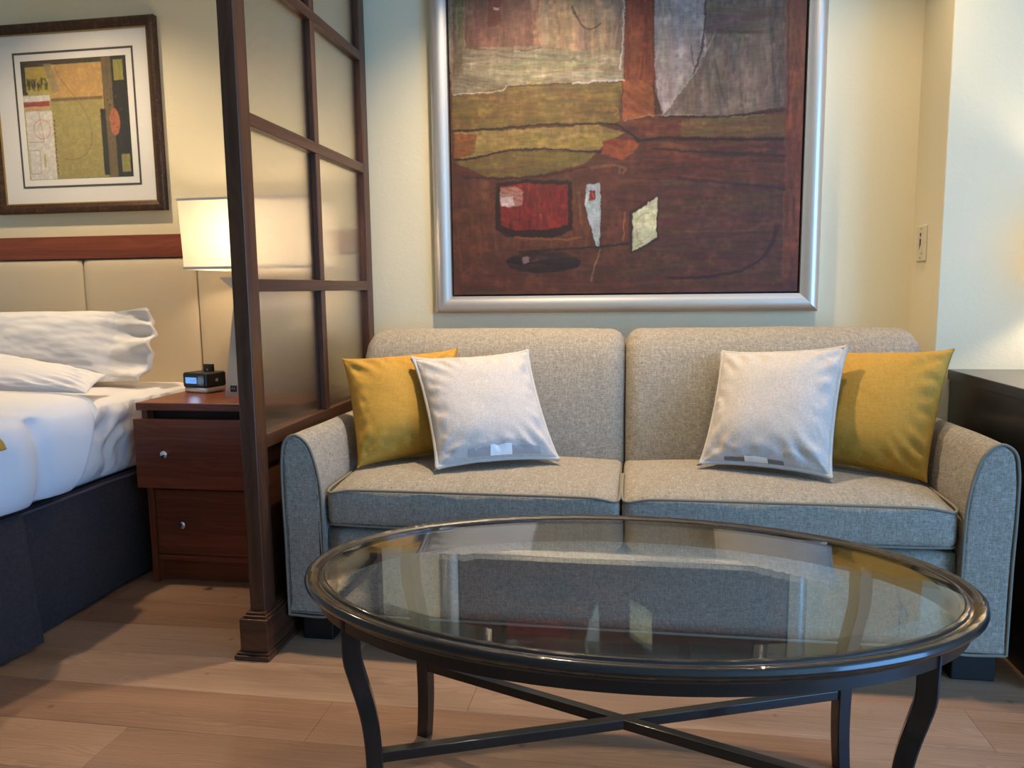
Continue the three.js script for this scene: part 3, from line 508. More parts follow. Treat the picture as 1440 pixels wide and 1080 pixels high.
  // olive bands
  area([[130, 320], [330, 290], [560, 276], [728, 272], [722, 400], [700, 412], [430, 418], [230, 432], [136, 440]], [116, 92, 46], [[134, 110, 56], [92, 70, 38], [124, 104, 58], [104, 78, 40]], 620, 150, 11, 0, 0.26);
  area([[140, 442], [430, 425], [640, 415], [740, 440], [700, 462], [640, 505], [420, 498], [230, 520], [140, 535]], [138, 114, 58], [[158, 134, 74], [112, 90, 46], [146, 124, 70], [124, 98, 50]], 460, 170, 10, -0.03, 0.28);
  poly([[138, 446], [218, 446], [214, 510], [140, 532]], [122, 74, 40], 0.85); brush([[138, 446], [218, 446], [214, 510], [140, 532]], [[140, 84, 46], [100, 58, 34]], 50, 60, 10, 0, 0.3);
  area([[140, 540], [270, 515], [420, 502], [640, 510], [600, 545], [420, 590], [260, 590], [180, 560]], [106, 88, 44], [[124, 104, 54], [88, 70, 38], [112, 92, 50]], 300, 150, 10, -0.02, 0.28);
  dry([[132, 438], [280, 428], [430, 414], [560, 412], [700, 408], [745, 435], [790, 468]], [24, 16, 14], 9, 0.9); dry([[140, 536], [240, 522], [330, 502], [460, 494], [560, 502], [660, 505]], [26, 18, 14], 8, 0.85); dry([[170, 592], [300, 598], [460, 590], [600, 556]], [46, 24, 18], 10, 0.5);
  area([[665, 470], [700, 460], [792, 470], [765, 510], [735, 535], [660, 512]], [136, 66, 38], [[152, 76, 44], [112, 52, 30]], 70, 60, 9, 0.2, 0.3);
  dry([[620, 560], [690, 548], [750, 560], [730, 575]], [140, 96, 50], 16, 0.5); dry([[720, 555], [716, 580]], [120, 116, 110], 8, 0.5);
  // right band
  area([[742, 402], [860, 386], [1060, 386], [1275, 366], [1275, 455], [1040, 462], [820, 460]], [104, 56, 36], [[122, 66, 42], [84, 42, 28], [96, 52, 34]], 320, 150, 11, 0, 0.28);
  brush([[930, 395], [1275, 375], [1275, 450], [930, 455]], [[126, 98, 54], [104, 80, 44], [90, 64, 40]], 200, 150, 11, 0, 0.3);
  dry([[735, 402], [800, 384], [870, 380], [1000, 384], [1120, 388], [1200, 376]], [200, 190, 176], 3, 0.8); dry([[860, 388], [1060, 392], [1270, 362]], [44, 30, 24], 8, 0.6); dry([[780, 470], [830, 456], [1000, 464], [1280, 462]], [22, 15, 13], 10, 0.85);
  brush([[820, 470], [1275, 470], [1275, 620], [760, 620]], [[132, 70, 44], [80, 42, 30], [112, 60, 42], [60, 36, 28]], 320, 260, 14, 0.02, 0.24);
  brush([[860, 600], [1260, 600], [1260, 960], [700, 980]], [[84, 52, 42], [66, 40, 34], [98, 54, 40], [90, 66, 50]], 460, 260, 14, 0, 0.22);
  dry([[830, 500], [1270, 520]], [50, 30, 24], 14, 0.5); dry([[860, 590], [1260, 630]], [58, 36, 28], 16, 0.5); dry([[900, 780], [1230, 770]], [120, 72, 44], 10, 0.4);
  dry([[1240, 760], [1220, 850], [1150, 910], [1000, 945], [880, 940]], [44, 26, 22], 16, 0.6);
  brush([[1270, -200], [1340, -200], [1310, 940], [1260, 940]], [[142, 74, 46], [112, 54, 36], [126, 68, 44]], 320, 180, 10, Math.PI / 2, 0.3); dry([[1262, 640], [1256, 940]], [130, 78, 48], 6, 0.6); dry([[1275, -200], [1275, 380]], [60, 40, 34], 8, 0.6);
  // red block with its dark surround
  brush([[200, 600], [620, 600], [620, 840], [200, 840]], [[110, 62, 36], [86, 48, 34], [126, 74, 40]], 200, 140, 12, Math.PI / 2, 0.2);
  poly([[290, 612], [400, 600], [555, 605], [560, 770], [500, 800], [330, 798], [288, 770]], [34, 18, 16], 0.85);
  area([[305, 622], [400, 612], [542, 618], [545, 755], [490, 770], [360, 778], [306, 758]], [116, 34, 28], [[140, 44, 34], [88, 24, 22], [124, 48, 34], [70, 22, 20]], 260, 50, 10, Math.PI / 2, 0.3);
  area([[303, 628], [360, 624], [386, 640], [384, 688], [340, 696], [306, 690]], [168, 120, 108], [[190, 146, 132], [140, 90, 80], [150, 70, 56]], 60, 30, 7, 0.2, 0.35); poly([[306, 662], [352, 656], [354, 690], [310, 694]], [206, 186, 180], 0.8);
  dry([[440, 640], [450, 740]], [170, 74, 54], 4, 0.6); dry([[490, 640], [485, 740]], [160, 90, 60], 3, 0.5); dry([[360, 800], [520, 812], [590, 800]], [150, 90, 44], 14, 0.5); dry([[580, 640], [590, 760]], [140, 88, 50], 14, 0.4);
  // pale blade
  poly([[606, 618], [658, 611], [660, 690], [656, 830], [640, 828], [616, 760], [598, 690]], [40, 26, 22], 0.5);
  area([[606, 618], [656, 611], [657, 690], [652, 828], [642, 828], [618, 752], [601, 690]], [168, 176, 174], [[188, 196, 194], [146, 156, 156], [176, 178, 168]], 120, 40, 7, Math.PI / 2, 0.4);
  poly([[616, 638], [637, 636], [636, 671], [616, 673]], [122, 40, 34]); dry([[625, 645], [630, 664]], [210, 190, 180], 4, 0.7); dry([[655, 840], [640, 890], [624, 955]], [170, 132, 104], 7, 0.6); dry([[370, 852], [520, 840], [640, 834], [750, 822]], [36, 22, 18], 8, 0.8);
  // cream card
  poly([[756, 712], [852, 652], [852, 806], [758, 858]], [30, 20, 16], 0.7);
  area([[766, 716], [849, 658], [846, 800], [764, 850]], [206, 200, 160], [[222, 218, 184], [184, 176, 134], [196, 190, 148]], 130, 40, 8, -0.5, 0.35);
  line([[778, 732], [838, 690], [836, 786], [776, 826], [778, 732]], [150, 140, 96], 3, 0.7); dry([[790, 712], [800, 720], [796, 760], [812, 770]], [150, 136, 90], 4, 0.6); dry([[775, 830], [800, 816]], [60, 50, 40], 3, 0.7);
  dry([[738, 712], [734, 812]], [176, 100, 46], 7, 0.7); dry([[748, 740], [744, 812]], [150, 80, 40], 5, 0.5);
  // dark oval
  path([...Array(40)].map((_, i) => { const t = i / 40 * 6.283; return [458 + 130 * Math.cos(t), 886 + 38 * Math.sin(t)]; })); g.closePath(); g.fillStyle = rgb([40, 24, 24], 0.8); g.fill();
  brush([...Array(30)].map((_, i) => { const t = i / 30 * 6.283; return [458 + 130 * Math.cos(t), 886 + 38 * Math.sin(t)]; }), [[54, 34, 34], [26, 16, 18], [72, 40, 36]], 120, 90, 9, 0, 0.35);
  poly([[384, 870], [406, 864], [408, 888], [386, 892]], [150, 120, 116], 0.8); dry([[404, 886], [444, 878]], [170, 150, 140], 3, 0.7);
  dry([[210, 950], [600, 970], [980, 945], [1260, 960]], [110, 64, 42], 10, 0.35); dry([[150, 700], [170, 960]], [120, 70, 44], 16, 0.3); dry([[180, 620], [250, 900]], [104, 62, 40], 20, 0.25);
  // white scratched lines
  line([[134, 316], [240, 308], [318, 300], [330, 284]], [214, 206, 196], 4, 0.85); line([[560, 276], [640, 270], [735, 264]], [226, 214, 204], 7, 0.85); line([[738, -200], [734, 100], [722, 232]], [230, 216, 204], 4, 0.9); line([[722, 400], [720, 300]], [60, 44, 30], 4, 0.6); dry([[700, 352], [722, 366], [700, 380]], [190, 170, 120], 4, 0.5);
  for (let i = 0; i < 5000; i++) { g.fillStyle = rgb(jit(r() < 0.5 ? [30, 20, 16] : [170, 140, 110], 20), 0.10); g.fillRect(r() * W, r() * H, 1 + 2 * r(), 1 + (r() < 0.3 ? 16 : 3) * r()); }
}, { wob: 3, dark: 0.86, sat: 1.05, seed: 500, bristle: 0.55 });
{
  const x0 = -0.778, x1 = 0.668, y0 = 0.953, bar = 0.067, y1 = y0 + AH + 2 * bar, z = -3.0;
  const o = thing('framed_painting', 'large abstract painting in browns and olive in a silver frame', 'painting', [(x0 + x1) / 2, y0, z + 0.001]);
  const prof = [[0, 0.001], [0, 0.03], [0.003, 0.034], [0.012, 0.0415], [0.022, 0.0465], [0.031, 0.048], [0.041, 0.0465], [0.052, 0.0425], [0.061, 0.038], [0.0665, 0.037], [0.067, 0.034], [0.067, 0.004]];
  for (const g of moulding(x0, x1, y0, y1, z, prof)) part('frame_bar', g, silver, o, 'brushed silver frame moulding');
  part('liner', box(x0 + bar - 0.002, x1 - bar + 0.002, y0 + bar - 0.002, y1 - bar + 0.002, z + 0.002, z + 0.012, 0), blackLiner, o);
  const cw = x1 - x0 - 2 * bar - 0.014, ch = AH - 0.014;
  const cg = new THREE.BoxGeometry(cw, ch, 0.016).translate((x0 + x1) / 2, (y0 + y1) / 2, z + 0.02);
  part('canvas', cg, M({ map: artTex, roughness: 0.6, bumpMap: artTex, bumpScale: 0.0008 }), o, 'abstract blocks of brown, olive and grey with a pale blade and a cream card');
}

// ---------------------------------------------------------------- small framed print
const printTex = paintTex(560, 560, (g, W, H) => {
  const r = rng(99), jit = (c, a) => c.map((x) => x + (r() * 2 - 1) * a), X = (u) => u * W, Y = (v) => v * H;
  const rect = (u0, v0, u1, v1, c, n = 60, a = 0.2, vert = false) => { g.fillStyle = rgb(c); g.fillRect(X(u0), Y(v0), X(u1 - u0), Y(v1 - v0)); g.save(); g.beginPath(); g.rect(X(u0), Y(v0), X(u1 - u0), Y(v1 - v0)); g.clip(); for (let i = 0; i < n; i++) { const x = X(lerp(u0, u1, r())), y = Y(lerp(v0, v1, r())), l = 10 + 40 * r(); g.strokeStyle = rgb(jit(c, 40), a); g.lineWidth = 1 + 5 * r(); g.beginPath(); g.moveTo(x - (vert ? 0 : l), y - (vert ? l : 0)); g.lineTo(x + (vert ? 3 : l), y + (vert ? l : 3)); g.stroke(); } g.restore(); };
  rect(0, 0, 1, 1, [196, 180, 96]);
  rect(0, 0, 1, 0.05, [84, 66, 40], 90, 0.4); rect(0, 0.02, 0.05, 0.28, [70, 60, 34], 60, 0.4, true);
  rect(0.04, 0.05, 0.3, 0.26, [206, 176, 60], 60, 0.3); for (let i = 0; i < 60; i++) { g.fillStyle = rgb(jit([60, 62, 34], 20), 0.5); const u = 0.05 + 0.2 * r(); g.fillRect(X(u), Y(0.14 + 0.06 * r()), 4 + 6 * r(), 10 + 24 * r()); }
  rect(0.28, 0.04, 0.78, 0.33, [216, 164, 84], 160, 0.2, true); g.fillStyle = rgb([176, 150, 100], 0.9); g.beginPath(); g.moveTo(X(0.22), Y(0.03)); g.lineTo(X(0.29), Y(0.03)); g.lineTo(X(0.36), Y(0.26)); g.lineTo(X(0.29), Y(0.28)); g.fill();
  rect(0, 0.29, 0.26, 0.34, [236, 226, 206], 40, 0.3); rect(0, 0.34, 0.25, 0.385, [186, 70, 56], 50, 0.4); rect(0, 0.38, 0.25, 0.42, [222, 178, 110], 30, 0.4);
  rect(0.01, 0.42, 0.27, 1, [236, 226, 210], 80, 0.15, true);
  rect(0.27, 0.33, 0.76, 1, [184, 164, 84], 260, 0.14); rect(0.27, 0.32, 0.76, 0.345, [138, 112, 68], 40, 0.4);
  g.lineWidth = 3; g.strokeStyle = rgb([214, 110, 120], 0.8); g.beginPath(); g.arc(X(0.16), Y(0.575), X(0.08), 0, 7); g.stroke(); g.strokeStyle = rgb([230, 190, 120], 0.8); g.beginPath(); g.arc(X(0.2), Y(0.575), X(0.075), 0, 7); g.stroke(); g.strokeStyle = rgb([170, 70, 100], 0.8); g.lineWidth = 2; g.beginPath(); g.moveTo(X(0.14), Y(0.42)); g.lineTo(X(0.17), Y(0.68)); g.lineTo(X(0.02), Y(0.68)); g.stroke();
  g.strokeStyle = rgb([80, 60, 50], 0.7); g.lineWidth = 1.5; g.strokeRect(X(0.02), Y(0.75), X(0.1), Y(0.2)); g.fillStyle = rgb([206, 186, 110]); g.fillRect(X(0.155), Y(0.78), X(0.02), Y(0.12));
  for (let i = 0; i < 14; i++) { g.fillStyle = rgb([90, 50, 40], 0.8); g.fillRect(X(0.272 + 0.01 * r()), Y(0.5 + i * 0.034), 5, 11); }
  g.strokeStyle = rgb([110, 84, 44], 0.8); g.lineWidth = 2; g.beginPath(); g.moveTo(X(0.33), Y(0.06)); g.bezierCurveTo(X(0.38), Y(0.26), X(0.68), Y(0.4), X(0.63), Y(0.68)); g.bezierCurveTo(X(0.6), Y(0.84), X(0.44), Y(0.86), X(0.36), Y(0.83)); g.stroke();
  rect(0.77, 0, 0.86, 1, [128, 104, 60], 120, 0.35, true); rect(0.73, 0.43, 0.78, 0.98, [58, 46, 36], 60, 0.4, true);
  rect(0.86, 0, 1, 1, [52, 46, 34], 160, 0.4, true); rect(0.88, 0.03, 0.97, 0.2, [174, 158, 64], 40, 0.3, true); rect(0.9, 0.81, 0.98, 0.96, [168, 152, 72], 40, 0.3, true);
  g.fillStyle = rgb([206, 112, 66]); g.beginPath(); g.ellipse(X(0.86), Y(0.54), X(0.05), Y(0.115), 0, 0, 7); g.fill(); for (let i = 0; i < 120; i++) { g.fillStyle = rgb(jit(r() < 0.5 ? [40, 34, 30] : [210, 130, 80], 20), 0.5); g.fillRect(X(0.8 + 0.13 * r()), Y(0.2 + 0.55 * r()), 3 + 6 * r(), 2 + 4 * r()); }
}, { wob: 1.3, dark: 0.9, sat: 0.82, seed: 700, bristle: 0.4, mottle: 0.35 });
{
  const x0 = -2.712, x1 = -1.924, y0 = 1.391, y1 = 2.163, z = -3.0, o = thing('framed_print', 'small ochre abstract print with a white mat in a dark bronze frame', 'picture', [(x0 + x1) / 2, y0, z + 0.001]);
  for (const g of moulding(x0, x1, y0, y1, z, [[0, 0.001], [0, 0.026], [0.004, 0.03], [0.02, 0.031], [0.026, 0.027], [0.034, 0.022], [0.038, 0.02], [0.038, 0.004]])) part('frame_bar', g, bronze, o, 'mottled dark bronze moulding');
  const lip = (a, t) => moulding(x0 + a, x1 - a, y0 + a, y1 - a, z, [[0, 0.012], [0, 0.0175], [t, 0.0165], [t, 0.012]]);
  part('gilt_lip', merge(...lip(0.037, 0.006)), M({ color: 0xa88a54, metalness: 0.5, roughness: 0.4 }), o);
  part('mat_board', box(x0 + 0.036, x1 - 0.036, y0 + 0.036, y1 - 0.036, z + 0.002, z + 0.012, 0), matBoard, o);
  const ax0 = -2.58, ax1 = -2.04, ay0 = 1.506, ay1 = 2.044;
  part('mat_line', merge(...moulding(ax0 - 0.008, ax1 + 0.008, ay0 - 0.008, ay1 + 0.008, z, [[0, 0.011], [0, 0.0132], [0.008, 0.0132], [0.008, 0.011]])), darkLine, o);
  const pw = ax1 - ax0 - 0.054, ph = ay1 - ay0 - 0.054;
  part('print', new THREE.BoxGeometry(pw, ph, 0.001).translate((ax0 + ax1) / 2, (ay0 + ay1) / 2, z + 0.0125), M({ map: printTex, roughness: 0.8 }), o, 'ochre and olive abstract print');
  part('glazing', new THREE.BoxGeometry(x1 - x0 - 0.076, y1 - y0 - 0.076, 0.001).translate((x0 + x1) / 2, (y0 + y1) / 2, z + 0.0158), pane, o);
}

// ---------------------------------------------------------------- headboard
{
  const o = thing('headboard', 'tan padded leather headboard panels under a cherry wood rail', 'headboard', [-2.3, 0.3, -2.97]);
  part('rail', box(-3.4, -1.094, 1.195, 1.29, -2.999, -2.957, 0.004, 0), cherry, o, 'reddish cherry wood cap rail');
  for (const [a, b] of [[-3.36, -2.842], [-2.838, -2.32], [-2.316, -1.798], [-1.794, -1.118]]) part('padded_panel', softBox(a, b, 0.3, 1.193, -2.999, -2.957, 0.014, [20, 30, 5], (v, h) => { if (v.z > 0) v.z += 0.006 * Math.sqrt(Math.max(0, 1 - (v.x / h[0]) ** 6)) * Math.sqrt(Math.max(0, 1 - (v.y / h[1]) ** 8)) - 0.003; }), leather, o);
}

// ---------------------------------------------------------------- bed
{
  const bx0 = -3.28, bx1 = -1.795, zb = -2.945, zf = -0.9;
  const o = thing('bed', 'wide bed with white sheets and a dark charcoal bed skirt', 'bed', [(bx0 + bx1) / 2, 0, (zb + zf) / 2]);
  part('mattress', softBox(bx0, bx1, 0.40, 0.68, zb, zf, 0.06, [24, 26, 190], (v, h) => {
    const z = v.z + (zb + zf) / 2, side = smooth(h[0] - 0.07, h[0], v.x), y = v.y + 0.54, w = smooth(-2.95, -2.6, z) * smooth(-2.12, -2.36, z);
    v.x += side * w * (0.034 * fbm(z * 12, y * 8 + z * 5, 1) + 0.011 * Math.sin(z * 46 + y * 40 + 5 * noise(z * 8, y * 8, 2)) * smooth(0.42, 0.5, y) * smooth(0.69, 0.6, y)) - 0.006 * side;
    v.y += smooth(0.08, 0.14, v.y) * 0.006 * fbm(v.x * 5, z * 5, 4) * smooth(-2.3, -2.45, z);
  }), sheetMat, o, 'white fitted sheet with creased side');
  part('box_spring', box(bx0 + 0.02, bx1 - 0.03, 0.12, 0.40, zb, zf + 0.02, 0.01), skirtMat, o);
  const skirt = (z0, z1, x, k, flare) => {
    const n = 60, m = 10, pos = [], idx = [];
    for (const s of [0, 1]) for (let j = 0; j <= m; j++) for (let i = 0; i <= n; i++) { const y = lerp(0.012, 0.405, j / m), z = lerp(z0, z1, i / n), f = 1 - j / m; pos.push(x - s * 0.006 + f * (0.010 * noise(z * 5, k, y) + 0.012) + flare * f * Math.exp(-(((z - z0) / 0.09) ** 2)) * 0.02, y + 0.004 * noise(z * 3, k), z); }
    const S = (n + 1) * (m + 1); for (const s of [0, 1]) for (let j = 0; j < m; j++) for (let i = 0; i < n; i++) { const a = s * S + j * (n + 1) + i, b = a + 1, c = a + n + 1, d = c + 1; s ? idx.push(a, b, c, b, d, c) : idx.push(a, c, b, b, c, d); }
    for (let i = 0; i < n; i++) for (const j of [0, m]) { const a = j * (n + 1) + i; j ? idx.push(a, S + a, a + 1, a + 1, S + a, S + a + 1) : idx.push(a, a + 1, S + a, a + 1, S + a + 1, S + a); }
    for (let j = 0; j < m; j++) for (const i of [0, n]) { const a = j * (n + 1) + i, c = a + n + 1; i ? idx.push(a, c, S + a, c, S + c, S + a) : idx.push(a, S + a, c, c, S + a, S + c); }
    const g = new THREE.BufferGeometry(); g.setAttribute('position', new THREE.Float32BufferAttribute(pos, 3)); g.setIndex(idx); return softFinish(g);
  };
  part('bed_skirt', skirt(-2.945, -1.86, -1.815, 1, 0), skirtMat, o); part('bed_skirt', skirt(-1.93, -0.9, -1.772, 2, 1), skirtMat, o);
  part('skirt_welt', tube([...Array(24)].map((_, i) => V(-1.792 + 0.006 * smooth(0.3, 0.7, i / 23), 0.400 + 0.003 * noise(i * 0.7), lerp(-2.93, -0.92, i / 23))), 0.0055, false, 90), skirtWelt, o);
  // duvet
  const prof = spline([[-3.24, 0.694], [-3.24, 0.72], [-2.6, 0.722], [-2.1, 0.722], [-1.88, 0.716], [-1.79, 0.688], [-1.745, 0.62], [-1.728, 0.54], [-1.735, 0.465], [-1.755, 0.432], [-1.776, 0.437], [-1.777, 0.5], [-1.777, 0.6], [-1.79, 0.665], [-1.86, 0.694], [-2.3, 0.694], [-2.8, 0.694]], 84, true);
  const zStart = (y) => -2.285 + 0.62 * clamp(0.70 - y, 0, 0.3) + 0.0;
  const dg = loft(prof, 0, 1, 70, 0.02, (s, a, b) => V(a, b, s), (v) => {
    const y = v.y, z = lerp(zStart(y), -0.86, v.z); v.z = z;
    const outer = smooth(-1.86, -1.75, v.x) * (v.x > -1.775 || y > 0.69 ? 1 : 0), topf = smooth(0.70, 0.718, y);
    v.x += outer * (0.020 * fbm(z * 3.2, y * 3, 8) + 0.006 * Math.sin(z * 22 + y * 9) * smooth(0.62, 0.45, y) - 0.026 * Math.exp(-(((z + 1.985 + 0.09 * (y - 0.55)) / 0.028) ** 2)) + 0.018 * Math.exp(-(((z + 1.90) / 0.07) ** 2)));
    v.y += topf * (0.010 * fbm(v.x * 3.4, z * 3.4, 6)) + outer * 0.008 * fbm(z * 4, 2, 3) * smooth(0.5, 0.43, y);
  });
  single('duvet', dg, M({ color: 0xd6d5d5, roughness: 0.85 }), 'puffy white duvet hanging over the side of the bed', 'duvet', [-2.5, 0.68, -1.6]);
}
// gold things on the bed
{
  const gold = M({ map: velMap, bumpMap: velBump, bumpScale: 0.0004, roughness: 0.85 });
  const top = spline([[-2.7, 0.742], [-2.2, 0.742], [-1.9, 0.742], [-1.80, 0.722], [-1.742, 0.69], [-1.708, 0.645], [-1.700, 0.628]], 40), under = top.map(([x, y], i) => { const a = top[Math.max(0, i - 1)], b = top[Math.min(40, i + 1)], l = Math.hypot(b[0] - a[0], b[1] - a[1]); return [x + (b[1] - a[1]) / l * 0.008, y - (b[0] - a[0]) / l * 0.008]; }).reverse();
  single('bed_throw', loft([...top, ...under], -1.822, -1.3, 24, 0.003, (t, a, b) => V(a, b, t), (v) => { v.z += 0.012 * noise(v.x * 22, v.y * 22, 1); v.y += 0.003 * fbm(v.x * 9, v.z * 9, 2); }), gold, 'gold brown throw folded across the white duvet', 'throw', [-2.2, 0.74, -1.6]);
  throwPillow('throw_pillow', 'small gold cushion lying on the bed before the white bed pillows', [[-2.5, 0.83, -2.27], [-2.095, 0.81, -2.24], [-2.085, 0.748, -2.10], [-2.5, 0.748, -2.10]], velvet, velvetSeam, 0.0022, 0.045, 0.02, { seed: 31.1, inset: 0.05 });
}
// bed pillows
{
  const N = 60;
  // standing pillow whose open case ends in loose folds
  const bag = (c, ex, ey, w, h, t, open, seed, droop = 0) => {
    const ez = ex.clone().cross(ey).normalize(), pos = [], idx = [];
    for (const s of [1, -1]) for (let j = 0; j <= N; j++) for (let i = 0; i <= N; i++) {
      const u = i / N, v = 0.5 - 0.5 * Math.cos(j / N * Math.PI), uu = 2 * u - 1, vv = 2 * v - 1, ed = i === 0 || j === 0 || j === N || i === N;
      const body = clamp((1 - open - u) / open * 0.5 + 0.5, 0, 1), full = Math.pow((1 - Math.abs(vv) ** 3) * (1 - Math.abs(clamp(u / (1 - open) * 2 - 1, -1, 1)) ** 4), 0.55);
      const loose = smooth(1 - open * 1.3, 1, u), fold = loose * (0.020 * Math.sin(vv * 6.5 + 3 * fbm(u * 3, v * 2, seed) + seed) + 0.008 * Math.sin(vv * 13 + u * 12 + seed) + 0.02 * fbm(u * 5, v * 5, seed));
      const p = c.clone().addScaledVector(ex, uu * w / 2 * (1 - 0.05 * loose * vv * vv)).addScaledVector(ey, vv * h / 2 * (1 - 0.10 * (1 - Math.abs(vv)) * loose) * (1 - 0.05 * (1 - uu * uu) * 0) + 0.012 * loose * fbm(u * 5, 3, seed) * vv);
      const th = s * (t * full + 0.012 * loose * (ed && i !== N ? 0 : 1)) + fold + 0.014 * fbm(u * 5, v * 5, seed + 2) * (ed ? 0.3 : 1) + 0.006 * fbm(u * 14, v * 14, seed + 5) * (ed ? 0 : 1);
      p.addScaledVector(ez, ed && i !== N ? fold : th); p.y -= droop * loose * (1 - v) * 0; pos.push(p.x, p.y, p.z);
    }
    const S = (N + 1) ** 2; for (const s of [0, 1]) for (let j = 0; j < N; j++) for (let i = 0; i < N; i++) { const a = s * S + j * (N + 1) + i, b = a + 1, cc = a + N + 1, d = cc + 1; s ? idx.push(a, cc, b, b, cc, d) : idx.push(a, b, cc, b, d, cc); }
    for (let j = 0; j < N; j++) { const a = j * (N + 1) + N, b = a + N + 1; idx.push(a, S + a, b, b, S + a, S + b); }
    const g = new THREE.BufferGeometry(); g.setAttribute('position', new THREE.Float32BufferAttribute(pos, 3)); g.setIndex(idx); return softFinish(g);
  };
  single('bed_pillow', bag(V(-2.335, 0.838, -2.765), V(1, 0.005, 0.03).normalize(), V(0, 0.94, -0.33).normalize(), 0.92, 0.29, 0.085, 0.2, 1.7), sheetMat, 'plump white bed pillow with ruffled open case leaning on the headboard', 'pillow', [-2.335, 0.69, -2.7]);
  const q2 = quadPillow([-2.72, 0.87, -2.56], [-1.885, 0.755, -2.49], [-1.83, 0.712, -2.315], [-2.72, 0.722, -2.33], 0.05, 0.008, { seed: 44.2, inset: 0.03, n: 56 });
  single('bed_pillow', q2.geo, sheetMat, 'flatter white bed pillow slumped in front of the plump one', 'pillow', [-2.35, 0.71, -2.4]);
}

// ---------------------------------------------------------------- nightstand, lamp, clock
{
  const x0 = -1.735, x1 = -1.135, zf = -2.44, zb = -2.94;
  const o = thing('nightstand', 'cherry wood nightstand with two drawers and chrome knobs', 'nightstand', [(x0 + x1) / 2, 0, (zf + zb) / 2]);
  part('side_panel', box(x0 + 0.008, x0 + 0.03, 0, 0.64, zb, zf - 0.004, 0.002, 1), cherry, o); part('side_panel', box(x1 - 0.03, x1 - 0.008, 0, 0.64, zb, zf - 0.004, 0.002, 1), cherry, o);
  part('top', box(x0 - 0.003, x1, 0.637, 0.665, zb, zf + 0.012, 0.003, 0), cherry, o);
  part('carcass', merge(box(x0 + 0.03, x1 - 0.03, 0.1, 0.63, zb, zf - 0.04, 0, 0)), cherryDark, o);
  const d1 = part('drawer_front', box(x0 - 0.018, x1 + 0.004, 0.356, 0.607, zf - 0.012, zf + 0.012, 0.003, 0), cherry, o);
  const d2 = part('drawer_front', box(x0 + 0.031, x1 - 0.031, 0.105, 0.346, zf - 0.036, zf - 0.014, 0.003, 0), cherry, o);
  part('lower_rail', box(x0 + 0.03, x1 - 0.03, 0.084, 0.103, zf - 0.05, zf - 0.010, 0.002, 0), cherry, o);
  part('kickboard', box(x0 + 0.03, x1 - 0.03, 0, 0.084, zf - 0.06, zf - 0.04, 0.002, 0), cherry, o);
  const knob = (x, y, z, d) => part('knob', lathe([[0.0001, 0.0], [0.006, 0.0], [0.0055, 0.008], [0.007, 0.011], [0.0125, 0.014], [0.0145, 0.019], [0.0125, 0.0235], [0.006, 0.026], [0.0001, 0.0265]], 28).rotateX(Math.PI / 2).translate(x, y, z), chrome, d, 'round chrome knob');
  knob(-1.628, 0.484, zf + 0.012, d1); knob(-1.592, 0.222, zf - 0.014, d2);
}
function boxShade(cx, cz, y0, y1, w0, w1, d0, d1) {                    // four-sided, open above and below; w0,d0 half sizes below, w1,d1 above
  const pos = [], cs = [[-1, -1], [1, -1], [1, 1], [-1, 1]];
  for (let k = 0; k < 4; k++) { const a = cs[k], b = cs[(k + 1) % 4], A = [cx + a[0] * w0, y0, cz + a[1] * d0], B = [cx + b[0] * w0, y0, cz + b[1] * d0], C = [cx + b[0] * w1, y1, cz + b[1] * d1], D = [cx + a[0] * w1, y1, cz + a[1] * d1]; pos.push(...A, ...C, ...B, ...A, ...D, ...C); }
  const g = new THREE.BufferGeometry(); g.setAttribute('position', new THREE.Float32BufferAttribute(pos, 3)); g.computeVertexNormals(); return boxUV(g);
}
function shadeBands(cx, cz, y, w, d, h) { const t = 0.0025; return merge(box(cx - w - t, cx + w + t, y, y + h, cz + d, cz + d + t, 0.0008), box(cx - w - t, cx + w + t, y, y + h, cz - d - t, cz - d, 0.0008), box(cx - w - t, cx - w, y, y + h, cz - d, cz + d, 0.0008), box(cx + w, cx + w + t, y, y + h, cz - d, cz + d, 0.0008)); }
